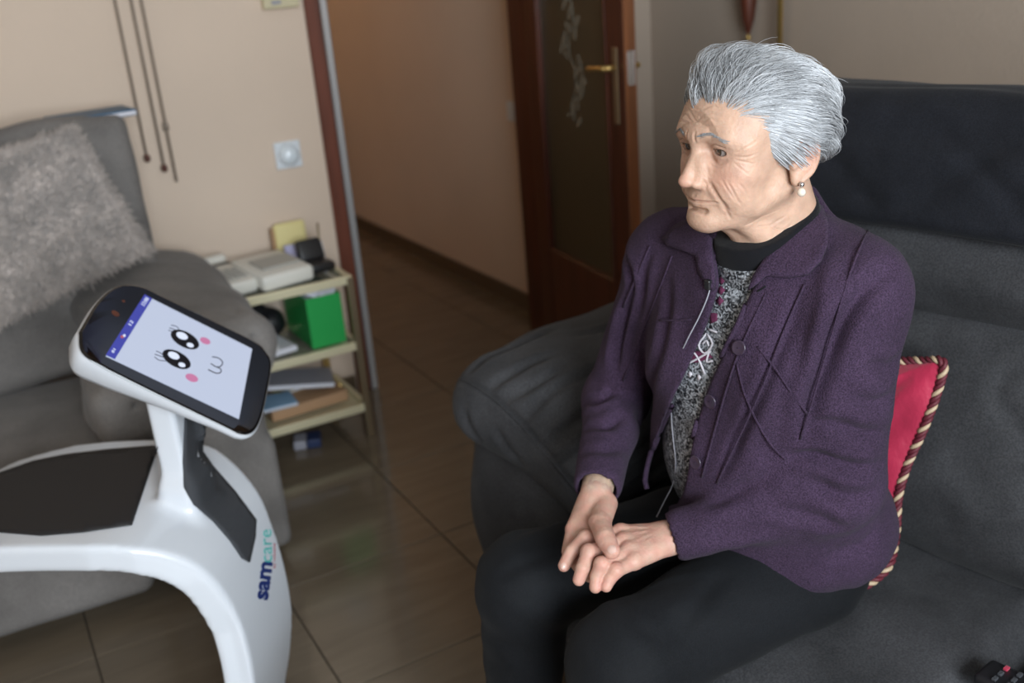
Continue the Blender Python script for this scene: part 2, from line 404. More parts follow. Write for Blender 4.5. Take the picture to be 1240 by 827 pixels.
def patch(name, F, poly, off, thick, m, parent, step=4.0, lift=None, smooth=True):
    """a thin piece lying on surface F whose outline is traced by pixels of the plan"""
    P = np.array(poly, float); B = []
    for i in range(len(P)):
        a = P[i]; b = P[(i+1) % len(P)]; k = max(1, int(np.linalg.norm(b-a)/step)); B += [a+(b-a)*j/k for j in range(k)]
    nb = len(B); lo, hi = P.min(0), P.max(0); gx, gy = np.meshgrid(np.arange(lo[0], hi[0], step), np.arange(lo[1], hi[1], step)); g = np.stack([gx.ravel(), gy.ravel()], 1)
    sd = in_poly(g[:, 0], g[:, 1], P); g = g[sd < -step*.5] if (sd < 0).any() else g[:0]
    pts = [Vector(p) for p in B]+[Vector(p) for p in g]
    vs, _, fs, _, _, _ = delaunay_2d_cdt(pts, [], [list(range(nb))], 1, 1e-4)
    Q = np.array([F(v[0], v[1]) if callable(F) else F.hit(v[0], v[1]) for v in vs])
    N = F.normal(Q) if not callable(F) else np.repeat(np.array([F.n]), len(Q), 0)
    o = np.full(len(Q), off)
    if lift is not None: o = o + np.array([lift(v[0], v[1]) for v in vs])
    top = Q+N*o[:, None]; bot = top-N*thick; n = len(Q)
    T = [list(f) for f in fs]
    # orient outward
    f0 = T[len(T)//2]; nn = np.cross(top[f0[1]]-top[f0[0]], top[f0[2]]-top[f0[0]])
    if np.dot(nn, N[f0[0]]) < 0: T = [f[::-1] for f in T]
    FF = T+[[i+n for i in f[::-1]] for f in T]; ec = {}
    for f in T:
        for i in range(len(f)): ec[(f[i], f[(i+1) % len(f)])] = 1
    for (a, b) in ec:
        if (b, a) not in ec: FF.append([b, a, a+n, b+n])
    return obj(name, np.concatenate([top, bot]), FF, m, parent, smooth=smooth)
def surf_line(F, pix, off=0.0, n=6):
    P = smooth_path([(p[0], p[1], 0) for p in pix], n); Q = np.array([F.hit(p[0], p[1]) for p in P]); return Q+F.normal(Q)*off

def pl_dist(V, pts):
    return pl_near(V, pts)[0]
def pl_near(V, pts):
    P = smooth_path(pts, 5); d = np.full(len(V), 1e9); w = np.zeros(len(V)); n = len(P)-1
    for i in range(n):
        a = P[i]; e = P[i+1]-a; t = np.clip(((V-a)@e)/(e@e+1e-12), 0, 1); q = np.linalg.norm(V-a-t[:, None]*e, axis=1); b = q < d; w[b] = ((i+t)/n)[b]; d = np.minimum(d, q)
    return d, w
def fold(V, N, lines):
    """lines: (points, width, depth): pushes a soft groove (depth>0) or ridge (depth<0) into the skin along each line"""
    o = np.zeros(len(V))
    for pts, w, dep in lines:
        P = np.array(pts); m = np.all((V > P.min(0)-4*w-.01) & (V < P.max(0)+4*w+.01), axis=1)
        if not m.any(): continue
        d, tt = pl_near(V[m], pts); tp = np.clip(np.minimum(tt, 1-tt)*4, 0, 1)**.7; o[m] -= tp*dep*(np.exp(-(d/w)**2)-.3*np.exp(-((d-2*w)/w)**2))
    return V+N*o[:, None]

# ------------------------------------------------------------------ the room
WY, RX, LX, FY, HX = 3.25, 2.45, -2.2, -1.65, 2.03
def struct(name, V, F, m, parent=None, smooth=False):
    o = obj(name, V, F, m, parent, smooth=smooth, origin=(0, 0, 0) if parent is None else None)
    if parent is None: o['kind'] = 'structure'
    return o
def sbox(name, lo, hi, m, parent=None, bevel=0):
    lo = np.array(lo, float); hi = np.array(hi, float); V, F = vbox(hi-lo, (lo+hi)/2, bevel=bevel, seg=1); return struct(name, V, F, m, parent)
floor = sbox('floor', (LX-.1, FY-.1, -.10), (RX+.1, 7.6, -.006), 'grout')
T = .4445; x0, y0 = .0065, 1.732
tile_mesh = None
for i in range(-5, 6):
    for j in range(-8, 14):
        cx_, cy_ = x0+(i+.5)*T, y0+(j+.5)*T
        if cy_ > WY+.1 and cx_ < .6: continue
        if cx_ > RX-.1 or cy_ < FY or cx_ < LX+.2: continue
        if tile_mesh is None:
            V, F = vbox((T-.0035, T-.0035, .008), (0, 0, 0), bevel=.0012, seg=1)
            t = obj('tile', V+np.array([cx_, cy_, -.004]), F, 'tile', floor, smooth=False)
            t.data.transform(Matrix.Translation((-cx_, -cy_, 0))); t.location = (cx_, cy_, 0); tile_mesh = t.data
        else:
            t = bpy.data.objects.new('tile', tile_mesh); C.objects.link(t); t.parent = floor; t.location = (cx_, cy_, 0)
sbox('ceiling', (LX-.1, FY-.1, 2.6), (RX+.1, 7.6, 2.7), 'ceiling')
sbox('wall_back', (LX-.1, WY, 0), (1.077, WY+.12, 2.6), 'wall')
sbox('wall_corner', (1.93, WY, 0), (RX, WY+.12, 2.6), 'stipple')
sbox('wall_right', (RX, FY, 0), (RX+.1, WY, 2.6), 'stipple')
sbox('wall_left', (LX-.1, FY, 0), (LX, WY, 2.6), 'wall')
sbox('wall_hall_right', (HX, WY+.12, 0), (HX+.1, 7.5, 2.6), 'wall')
sbox('wall_hall_end', (.5, 7.5, 0), (HX+.1, 7.6, 2.6), 'wall')
sbox('wall_hall_left', (.45, WY+.12, 0), (.55, 7.5, 2.6), 'wall')
# front wall with the window opening that lights the room
wx0, wx1, wz0, wz1 = -.73, .97, .85, 2.25
V, F = cat(*[vbox((b[0]-a[0], b[1]-a[1], b[2]-a[2]), ((a[0]+b[0])/2, (a[1]+b[1])/2, (a[2]+b[2])/2), bevel=0) for a, b in (
    ((LX, FY-.1, 0), (wx0, FY, 2.6)), ((wx1, FY-.1, 0), (RX, FY, 2.6)), ((wx0, FY-.1, 0), (wx1, FY, wz0)), ((wx0, FY-.1, wz1), (wx1, FY, 2.6)))])
struct('wall_front', V, F, 'wall')
wn = struct('window_1', *cat(vbox((1.7, .05, .05), (.12, FY-.06, wz0+.025), bevel=0), vbox((1.7, .05, .05), (.12, FY-.06, wz1-.025), bevel=0),
    vbox((.05, .05, 1.4), (wx0+.025, FY-.06, 1.55), bevel=0), vbox((.05, .05, 1.4), (wx1-.025, FY-.06, 1.55), bevel=0), vbox((.05, .05, 1.4), (.12, FY-.06, 1.55), bevel=0)), 'whitep')
sbox('baseboard_right', (HX-.014, WY+.14, 0), (HX, 7.5, .072), 'baseb')
sbox('baseboard_back', (LX, WY-.012, 0), (1.07, WY, .07), 'baseb')
sbox('baseboard_corner', (1.95, WY-.012, 0), (RX, WY, .07), 'baseb')
# door frame
sbox('trim_1', (1.077, WY-.015, 0), (1.126, WY+.13, 2.12), 'jamb', bevel=.003)
sbox('trim_2', (1.127, WY-.02, 0), (1.150, WY+.02, 2.10), 'strip', bevel=.003)
sbox('trim_3', (1.892, WY-.015, 0), (1.93, WY+.13, 2.12), 'wood', bevel=.003)
sbox('trim_4', (1.077, WY-.015, 2.10), (1.93, WY+.13, 2.16), 'jamb', bevel=.003)
# open glazed door, hinged on the right jamb
DH = np.array([1.893, 3.235]); DE = np.array([1.808, 2.50]); dd = DE-DH; DW = np.linalg.norm(dd); du = dd/DW; dn = np.array([du[1], -du[0]])
if dn[0] > 0: dn = -dn                                # towards the camera side
def DP(s, n, z): p = DH+du*s+dn*n; return np.array([p[0], p[1], z])
Rd = np.array([[du[0], dn[0], 0], [du[1], dn[1], 0], [0, 0, 1]])
if np.linalg.det(Rd) < 0: Rd2 = Rd.copy(); Rd2[:, 1] *= -1
else: Rd2 = Rd
door = bpy.data.objects.new('door_1', None); C.objects.link(door); door.location = (DH[0], DH[1], 0); door['kind'] = 'structure'
def dpart(name, s0, s1, z0, z1, th, m, n=0.0, bev=.003):
    V, F = vbox((s1-s0, th, z1-z0), DP((s0+s1)/2, n, (z0+z1)/2), Rd2, bev, 1); return obj(name, V, F, m, door, smooth=False)
dpart('stile', 0, .105, .01, 2.08, .038, 'wood'); dpart('stile', DW-.115, DW-.006, .01, 2.08, .038, 'wood')
dpart('rail', .105, DW-.115, .01, .40, .036, 'wood'); dpart('rail', .105, DW-.115, 1.96, 2.08, .036, 'wood')
dpart('edge_band', DW-.006, DW, .01, 2.08, .040, 'wood_edge')
dpart('glass_pane', .105, DW-.115, .40, 1.96, .006, 'doorglass', bev=0)
for a, b, c, d in ((.105, .118, .40, 1.96), (DW-.128, DW-.115, .40, 1.96), (.105, DW-.115, .40, .413)): dpart('glazing_bead', a, b, c, d, .046, 'wood')
# etched spray of leaves on the glass
random.seed(4); parts = []
for k in range(46):
    z = 1.72-.019*k*.95; s = .355+.03*math.sin(k*.55)+random.uniform(-.085, .085)*(1-.45*k/46); a = random.uniform(-60, 60)+180*(random.random() < .5); L = random.uniform(.045, .085)*(1-.35*k/46); w = L*.42
    pl = [(L*.5*math.cos(t), w*.5*math.sin(t)*(1 if abs(math.cos(t)) < .9 else .5)) for t in np.linspace(0, 2*math.pi, 10, endpoint=False)]
    ca, sa = math.cos(math.radians(a+90)), math.sin(math.radians(a+90)); vv = [(p[0]*ca-p[1]*sa, p[0]*sa+p[1]*ca) for p in pl]
    V = [DP(s+p[0], .0045, z+p[1]) for p in vv]+[DP(s+p[0], .003, z+p[1]) for p in vv]; n = len(vv)
    parts.append((np.array(V), [list(range(n)), [n+i for i in range(n)][::-1]]+[[i, (i+1) % n, n+(i+1) % n, n+i] for i in range(n)]))
parts.append(vtube([DP(.355+.03*math.sin(k*.55), .0045, 1.72-.019*k*.95) for k in range(0, 46, 3)], .0015, 5))
V, F = cat(*parts); o = obj('etched_leaf_spray', V, F, 'etch', door, smooth=False)
# lever handle and plates
hz = 1.105
pl = dpart('handle_plate', DW-.075, DW-.042, hz-.17, hz+.06, .006, 'oldb', n=.022); dpart('handle_plate', DW-.075, DW-.042, hz-.17, hz+.06, .006, 'oldb', n=-.022)
for sg in (1, -1):
    V, F = cat(vtube([DP(DW-.058, sg*.022, hz), DP(DW-.058, sg*.058, hz)], .009, 12), vtube(smooth_path([DP(DW-.058, sg*.058, hz), DP(DW-.09, sg*.062, hz), DP(DW-.17, sg*.058, hz-.006)], 5), .0085, 12))
    obj('lever_handle', V, F, 'brass', door)
dpart('latch_plate', DW-.001, DW+.002, hz-.05, hz+.05, .026, 'silver')

# ------------------------------------------------------------------ things on the walls
t = thing('light_switch', (HX, 3.632, .86), 'white light switch high on the hallway wall left of the glazed door', 'switch')
rbox('switch_frame', (.010, .082, .082), (HX-.005, 3.632, .857), 'whitep', t); rbox('rocker', (.006, .045, .045), (HX-.012, 3.632, .857), 'whitep', t, bevel=.002)
p = PY(348, 187, WY); t = thing('motion_sensor', (p[0], WY, p[2]), 'square white wall sensor with round bulging lens beside the doorway', 'sensor')
rbox('back_plate', (.088, .012, .088), (p[0], WY-.006, p[2]), 'whitep', t)
V, F = vlathe([(.036, 0), (.034, .012), (.026, .022), (.014, .028), (.002, .030)], (p[0], WY-.011, p[2]), 24, (0, -1, 0)); obj('round_lens', V, F, 'lens', t)
p = PY(337, 0, WY); t = thing('thermostat', (p[0], WY, p[2]), 'beige wall thermostat box cut by the top of the photo', 'thermostat')
rbox('housing', (.115, .03, .085), (p[0], WY-.015, p[2]+.018), 'beige', t); rbox('grey_dial_window', (.03, .004, .012), (p[0]-.018, WY-.032, p[2]-.006), 'greyp', t, bevel=.001)
for (xt, xb, yb, kb, lab) in ((134, 178, 191, 1, 'leftmost thin brown pull cord with a dark bead on the back wall'), (160, 199, 203, 1, 'middle of three brown pull cords hanging on the back wall'), (176, 214, 220, 0, 'rightmost and longest brown pull cord hanging on the back wall')):
    b = PY(xb, yb, WY-.03); t = thing('pull_cord', (b[0], b[1], b[2]), lab, 'cord', 'pull cords on the back wall')
    tube('cord_line', [(b[0], b[1], b[2]), (b[0]+.001, b[1], b[2]+.5), (b[0], b[1], 2.45)], .0042, 'cord', t, 6)
    if kb: V, F = vlathe([(.002, .012), (.009, .006), (.011, -.004), (.006, -.013), (.002, -.014)], (b[0], b[1], b[2]), 12); obj('bead', V, F, 'wood', t)
    else: V, F = vlathe([(.002, .02), (.008, .01), (.009, -.01), (.002, -.014)], (b[0]-.0, b[1], b[2]+.17), 12); obj('bead', V, F, 'cord', t)
    rbox('wall_bracket', (.03, .035, .012), (b[0], WY-.02, 2.45), 'whitep', t)
p = PX(906, 44, RX-.04); t = thing('wall_pendant', (RX, p[1], p[2]), 'dark red turned wooden wall ornament ending in a small brass ball', 'wall ornament')
V, F = vlathe([(.004, .0), (.010, .012), (.020, .05), (.027, .10), (.030, .15), (.028, .25), (.034, .42), (.03, .5), (.005, .55)], (p[0], p[1], p[2]+.006), 24); obj('turned_body', V, F, 'jamb', t)
V, F = vlathe([(.001, -.011), (.007, -.009), (.0105, 0), (.007, .008), (.004, .012), (.001, .013)], (p[0], p[1], p[2]-.004), 16); obj('brass_ball', V, F, 'brass', t)
p = PX(944, 55, RX-.05); t = thing('brass_rod', (RX, p[1], p[2]-.12), 'vertical polished brass rod on the wall behind the woman\'s hair', 'rod')
tube('rod_bar', [(p[0], p[1], p[2]-.12), (p[0], p[1], p[2]+.9)], .0095, 'brass', t, 16)
for dz in (-.10, .85): rbox('rod_bracket', (.05, .012, .02), (RX-.025, p[1], p[2]+dz), 'brass', t, bevel=.002)

# ------------------------------------------------------------------ grey sofa at the left
def wrinkle(V, amp, fr, seed=0):
    r = np.random.RandomState(seed); o = np.zeros(len(V))
    for k in range(5):
        d = r.normal(size=3)*fr*(1.4**k); o += np.sin(V@d+r.uniform(0, 6))*amp/(1.5**k)
    return o
def fobj(name, F, m, parent, wr=None, seed=0, col=None):
    V, Q = F.mesh()
    if wr: V = V+F.normal(V)*wrinkle(V, wr[0], wr[1], seed)[:, None]
    return obj(name, V, Q, m, parent, col=col)
ls = thing('left_sofa', (-.4, 2.75, 0), 'light grey microfibre sofa behind the white robot', 'sofa')
def soft(lo, hi, rnd, h=.014, bulge=()):
    lo = np.array(lo, float); hi = np.array(hi, float); F = Field(lo-.08, hi+.08, h); F.add(bx((lo+hi)/2, (hi-lo)/2, rnd))
    for b in bulge: F.add(ell(*b), .06)
    return F
fobj('base', soft((-1.45, 2.30, .045), (.18, 3.15, .32), .03), 'sofa2', ls, (.002, 6), 1)
F = soft((-1.0, 2.27, .30), (.20, 2.86, .455), .055, bulge=[((-.4, 2.6, .44), (.5, .25, .03))]); fobj('seat_cushion', F, 'sofa2', ls, (.003, 9), 2)
F = Field((-1.2, 2.6, .38), (.62, 3.28, 1.25), .014)
rb = rotm(-9, 0, 0)
F.add(bx((-.37, 2.94, .785), (.80, .095, .340), .04, rb)); F.add(ell((-.4, 2.86, .66), (.70, .10, .20)), .08)
fobj('back_cushion', F, 'sofa2', ls, (.004, 8), 3)
F = Field((.10, 2.2, 0), (.72, 3.3, .80), .012)
F.add(bx((.37, 2.74, .31), (.155, .44, .27), .05)); F.add(bx((.37, 2.74, .20), (.16, .445, .155), .02), .02); fobj('arm', F, 'sofa2', ls, (.002, 8), 4)
F = Field((.05, 2.15, .4), (.78, 3.35, .85), .012)
F.add(bx((.385, 2.72, .615), (.195, .43, .065), .06)); F.add(ell((.36, 2.85, .65), (.19, .34, .075)), .05)
F.add(bx((.20, 2.38, .53), (.075, .14, .08), .05), .07); F.add(cone((.34, 2.30, .56), (.5, 2.31, .56), .05), .05)
for q in (((.34, 2.22, .60), (.42, 2.5, .72), (.40, 2.9, .74)), ((.22, 2.24, .55), (.22, 2.45, .68), (.30, 2.7, .74)), ((.53, 2.24, .60), (.50, 2.5, .71), (.52, 2.8, .72))): chain(F, smooth_path(q, 5), .006, .02, 'cut')
fobj('arm_pad', F, 'sofa2', ls, (.005, 11), 5)
V, F = vlathe([(.001, 0), (.028, .0), (.030, .02), (.028, .045), (.001, .046)], (.47, 2.36, 0), 16); obj('castor', V, F, 'blackp', ls)
# fluffy cushion leaning on it, made of pile
def pillow(cs, front, back, nu=40, nv=40, pinch=.03):
    """closed pillow between four corners (top left, top right, bottom right, bottom left as seen from the front)"""
    A_, B_, C_, D_ = [np.array(c, float) for c in cs]; nn = np.cross(B_-A_, D_-A_); nn /= np.linalg.norm(nn); V = []; F = []
    for side in (1, -1):
        for i in range(nv):
            v = i/(nv-1)
            for j in range(nu):
                u = j/(nu-1); uu = u+(.5-u)*pinch*2*math.sin(math.pi*v)*.5; vv = v+(.5-v)*pinch*2*math.sin(math.pi*u)*.5
                p = (A_*(1-uu)+B_*uu)*(1-vv)+(D_*(1-uu)+C_*uu)*vv; b = (max(0, 1-(2*u-1)**4)*max(0, 1-(2*v-1)**4))**.5
                V.append(p+nn*(b*(front if side == 1 else -back)))
    k = nu*nv
    for side in (0, 1):
        for i in range(nv-1):
            for j in range(nu-1):
                q = [side*k+i*nu+j, side*k+i*nu+j+1, side*k+(i+1)*nu+j+1, side*k+(i+1)*nu+j]; F.append(q[::-1] if side else q)
    V = np.array(V); 
    return V, F, nn
fc = thing('fluffy_cushion', (.0, 2.68, .47), 'large fluffy beige pile cushion leaning on the left sofa', 'cushion')
V, F, nn = pillow([PY(-140, 228, 2.83), PY(92, 152, 2.83), PY(186, 303, 2.72), PY(-58, 425, 2.66)], .085, .04)
if nn[1] > 0: V = V  # front must face the camera
sgn = 1 if nn[1] < 0 else -1
if sgn < 0: V, F, nn = pillow([PY(92, 152, 2.83), PY(-140, 228, 2.83), PY(-58, 425, 2.66), PY(186, 303, 2.72)], .085, .04)
rs = np.random.RandomState(3); V = V+np.array(nn)*(wrinkle(V, .006, 24, 8)*.8)[:, None]+rs.normal(0, .002, V.shape); obj('cushion_cover', V, F, 'fluffy', fc)
k_ = 40*40; gi = rs.randint(0, 39, 26000); gj = rs.randint(0, 39, 26000); fu = rs.rand(26000)[:, None]; fv = rs.rand(26000)[:, None]; q0 = V[gi*40+gj]; q1 = V[gi*40+gj+1]; q2 = V[(gi+1)*40+gj]; q3 = V[(gi+1)*40+gj+1]
A = (q0*(1-fu)+q1*fu)*(1-fv)+(q2*(1-fu)+q3*fu)*fv; ed = (np.minimum(np.minimum(gi, 38-gi), np.minimum(gj, 38-gj)) < 2)[:, None]
out = A-V[:k_].mean(0); out /= np.linalg.norm(out, axis=1)[:, None]; Ld = np.array(nn)*.012+out*.014*ed+rs.normal(0, .006, A.shape)+np.array([0, 0, -.005]); W = np.cross(Ld, rs.normal(size=A.shape)); W /= np.linalg.norm(W, axis=1)[:, None]+1e-9
k = len(A); o = obj('pile_fibres', np.concatenate([A+W*.0018, A-W*.0018, A+Ld]), np.stack([np.arange(k), np.arange(k)+k, np.arange(k)+2*k], 1), 'fluffy', fc, smooth=False); o['kind'] = 'stuff'
bk = thing('blue_book', (.33, 3.0, 1.13), 'slim blue book lying on top of the left sofa back', 'book')
a = PY(72, 148, 2.98); b = PY(146, 133, 3.0); mid = (a+b)/2; ang = math.degrees(math.atan2(b[2]-a[2], b[0]-a[0]))
rbox('cover', (.215, .15, .018), (mid[0], 3.0, mid[2]-.001), 'bookblue', bk, rot=(0, -ang*.3, 4), bevel=.003); rbox('pages', (.205, .146, .010), (mid[0]+.004, 2.998, mid[2]-.002), 'paper', bk, rot=(0, -ang*.3, 4), bevel=0)

# ------------------------------------------------------------------ trolley with shelves
ct = thing('trolley', (.70, 3.03, 0), 'brass three-tier trolley with glass shelves beside the doorway', 'trolley')
X0, X1, Y0, Y1 = .60, .975, 2.875, 3.185; SZ = (.535, .315, .10)
for (x, y, m_) in ((X0, Y0, 'brass'), (X1, Y0, 'oldb'), (X0, Y1, 'brass'), (X1-.02, Y1, 'brass')): rbox('leg', (.022, .022, .55), (x, y, .275), m_, ct, bevel=.002)
for z in SZ:
    for a, b, m_ in (((X0, Y0), (X1, Y0), 'paleb'), ((X0, Y1), (X1, Y1), 'oldb'), ((X0, Y0), (X0, Y1), 'oldb'), ((X1, Y0), (X1, Y1), 'paleb')):
        L = abs(b[0]-a[0])+abs(b[1]-a[1]); hor = b[1] == a[1]
        rbox('shelf_rail', (L if hor else .018, .018 if hor else L, .026), ((a[0]+b[0])/2, (a[1]+b[1])/2, z+.006), m_, ct, bevel=.002)
    rbox('glass_shelf', (X1-X0-.02, Y1-Y0-.02, .006), ((X0+X1)/2, (Y0+Y1)/2, z+.004), 'shelfglass' if z > .2 else 'paleb', ct, bevel=.001)
TZ = SZ[0]+.02
fx = thing('fax_machine', (.70, 3.0, TZ), 'cream fax telephone with keypad on the trolley top', 'telephone')
V, F = vbox((.175, .23, .05), (.775, 3.01, TZ+.03), (4, 0, 10), .014, 3); obj('paper_cover', V, F, 'cream', fx)
V, F = vbox((.13, .10, .006), (.785, 3.0, TZ+.058), (4, 0, 10), .002, 1); obj('embossed_lid', V, F, 'cream2', fx, smooth=False)
V, F = vbox((.10, .235, .045), (.635, 3.03, TZ+.028), (5, 0, 10), .012, 3); obj('keypad_body', V, F, 'cream', fx)
for i in range(4):
    for j in range(4):
        c = np.array([.635, 3.0, TZ+.053])+rotm(5, 0, 10)@np.array([-.034+i*.022, -.05+j*.024, 0]); rbox('key', (.016, .015, .006), c, 'cream2', fx, rot=(5, 0, 10), bevel=.0012)
V, F = vbox((.085, .026, .012), (.628, 3.10, TZ+.052), (5, 0, 10), .004, 2); obj('display_window', V, F, 'blackp', fx)
V, F = vbox((.09, .035, .03), (.625, 3.145, TZ+.062), (5, 0, 10), .012, 3); obj('handset', V, F, 'cream', fx)
nb = thing('yellow_notepad', (.845, 3.16, TZ), 'pale yellow notepad standing against the wall behind the telephone', 'notepad')
c = PY(350, 284, 3.2); rbox('pages', (.108, .02, .14), (c[0]+.004, 3.2, c[2]-.028), 'yellow', nb, bevel=.012, seg=3); rbox('brown_spine', (.010, .024, .12), (c[0]-.056, 3.2, c[2]-.03), 'tan', nb, bevel=.003)
pp = thing('paper_stack', (.90, 3.1, TZ), 'folded white and lilac papers propped behind the black cordless phone cradle', 'papers')
c = PY(370, 302, 3.12); rbox('lilac_sheet', (.12, .008, .075), (c[0]-.005, 3.13, c[2]-.015), 'lilac', pp, rot=(-18, 0, 3), bevel=.001); rbox('white_sheet', (.09, .006, .06), (c[0]+.012, 3.11, c[2]-.01), 'paper', pp, rot=(-20, 0, -4), bevel=.001)
cd = thing('phone_cradle', (.915, 3.0, TZ), 'black cordless phone cradle with upright antenna at the right of the trolley top', 'phone')
V, F = vbox((.085, .09, .03), (.922, 3.00, TZ+.016), (0, 0, 4), .01, 3); obj('cradle_base', V, F, 'blackp', cd)
V, F = vbox((.085, .03, .07), (.920, 3.062, TZ+.055), (-22, 0, 4), .008, 3); obj('cradle_back', V, F, 'blackp', cd); tube('antenna', [(.953, 3.06, TZ+.03), (.962, 3.07, TZ+.135)], [.005, .0035], 'oldb', cd, 8)
MZ = SZ[1]+.02
gb = thing('green_box', (.90, 3.0, MZ), 'bright green open file box on the trolley\'s middle shelf', 'box')
gx0, gx1, gy0, gy1 = .835, .945, 2.90, 3.15; gh = .165
for s_, c_ in (((gx1-gx0, .004, gh), ((gx0+gx1)/2, gy0, MZ+gh/2)), ((gx1-gx0, .004, gh), ((gx0+gx1)/2, gy1, MZ+gh/2)), ((.004, gy1-gy0, gh), (gx0, (gy0+gy1)/2, MZ+gh/2)), ((.004, gy1-gy0, gh), (gx1, (gy0+gy1)/2, MZ+gh/2)), ((gx1-gx0, gy1-gy0, .004), ((gx0+gx1)/2, (gy0+gy1)/2, MZ+.002))): rbox('box_panel', s_, c_, 'green', gb, bevel=.001)
cp = thing('crumpled_papers', (.89, 2.98, MZ+.16), 'crumpled white papers sticking out of the green box', 'papers')
rs = np.random.RandomState(5); ps = []
for k in range(5): ps.append(vbox((.05, .05, .03), (.86+k*.016, 2.93+rs.uniform(0, .05), MZ+gh-.002+rs.uniform(-.004, .006)), tuple(rs.uniform(-40, 40, 3)), .006, 2))
V, F = cat(*ps); V = V+rs.normal(0, .003, V.shape); obj('paper_wad', V, F, 'paper', cp, smooth=False)
b1 = thing('black_pouch', (.74, 3.0, MZ), 'black pouch between white notebooks and green box on the trolley', 'pouch')
F = Field((.68, 2.98, MZ-.02), (.84, 3.18, MZ+.16), .006); F.add(ell((.765, 3.10, MZ+.052), (.05, .045, .05))); F.add(ell((.735, 3.12, MZ+.075), (.035, .035, .045)), .02); F.op((lambda x, y, z: (MZ+.002-z)+0*x+0*y, F.lo, F.lo+F.n*F.h), 0, 'and'); fobj('pouch_body', F, 'blackp', b1, (.002, 30), 2)
for i, (c_, s_, r_, m_, lab) in enumerate((((.70, 2.98, MZ+.012), (.16, .15, .018), 8, 'paper', 'white notebook lying flat at the left of the middle trolley shelf'), ((.685, 2.97, MZ+.037), (.11, .12, .028), -12, 'cream', 'cream paperback topmost on the white notebook of the middle shelf'))):
    t = thing('notebook', c_, lab, 'book'); rbox('cover', s_, c_, m_, t, rot=(0, 0, r_), bevel=.002); rbox('pages', (s_[0]-.006, s_[1]+.001, s_[2]-.006), c_, 'paper', t, rot=(0, 0, r_), bevel=0)
BZ = SZ[2]+.02
for (nm, c_, s_, r_, m_, lab, ct_) in (
    ('box', (.80, 3.00, BZ+.02), (.26, .16, .036), (0, 0, 3), 'tan', 'flat tan cardboard box at the front of the lowest trolley shelf', 'box'),
    ('magazine', (.69, 2.97, BZ+.046), (.15, .12, .012), (0, 0, -4), 'ltblue', 'light blue magazine on the tan box of the lowest trolley shelf', 'magazine'),
    ('magazine', (.82, 3.07, BZ+.046), (.2, .09, .012), (0, 0, 8), 'mustard', 'mustard yellow magazine under the grey one on the lowest shelf', 'magazine'),
    ('magazine', (.80, 3.02, BZ+.084), (.23, .15, .016), (0, 7, -14), 'greyp', 'glossy grey magazine lying topmost and tilted on the lowest shelf', 'magazine'),
    ('pouch', (.69, 3.13, BZ+.10), (.09, .04, .035), (0, -24, 10), 'dkblue', 'small dark blue case at the back of the lowest trolley shelf', 'case')):
    t = thing(nm, c_, lab, ct_); rbox('outer_cover', s_, c_, m_, t, rot=r_, bevel=.003); 
    if nm == 'magazine': rbox('pages', (s_[0]-.006, s_[1]+.001, s_[2]-.006), c_, 'paper', t, rot=r_, bevel=0)
bb = thing('brass_bell', (.925, 2.99, BZ), 'small brass bell at the right end of the lowest trolley shelf', 'bell')
V, F = vlathe([(.024, 0), (.022, .004), (.016, .012), (.012, .03), (.004, .038), (.004, .05), (.001, .055)], (.925, 2.97, BZ), 20); obj('bell_body', V, F, 'brass', bb)
c = PZ(373, 533, .02); t = thing('floor_packet', (c[0], c[1], 0), 'small blue and white packet on the floor under the trolley', 'packet'); rbox('blue_half', (.045, .07, .03), (c[0]+.02, c[1], .016), 'dkblue', t, rot=(0, 0, -20), bevel=.004); rbox('white_half', (.04, .07, .03), (c[0]-.022, c[1]+.014, .016), 'greyp', t, rot=(0, 0, -20), bevel=.004)

# ------------------------------------------------------------------ companion robot
RC = np.array([.2572, 1.6454, .8481]); RR = np.array([[.7551, .5275, .3894], [-.2116, .7582, -.6167], [-.6206, .3833, .6841]])
class _Pl:
    n = RR[:, 2]
    def __call__(s, px, py):
        r = ray(px, py); t = np.dot(RC-CAM, s.n)/np.dot(r, s.n); return CAM+r*t
PL = _Pl()
def RL(a, b, c): return RC+RR@np.array([a, b, c])
_ya = math.radians(-35); fw = np.array([math.cos(_ya), math.sin(_ya), 0]); la = np.array([-math.sin(_ya), math.cos(_ya), 0]); rb0 = np.array([RC[0], RC[1], 0])
def RB(s, t_, z): return rb0+fw*s+la*t_+np.array([0, 0, z])
rob = thing('companion_robot', RB(0, 0, 0), 'white wheeled companion robot with a tilted face screen', 'robot')
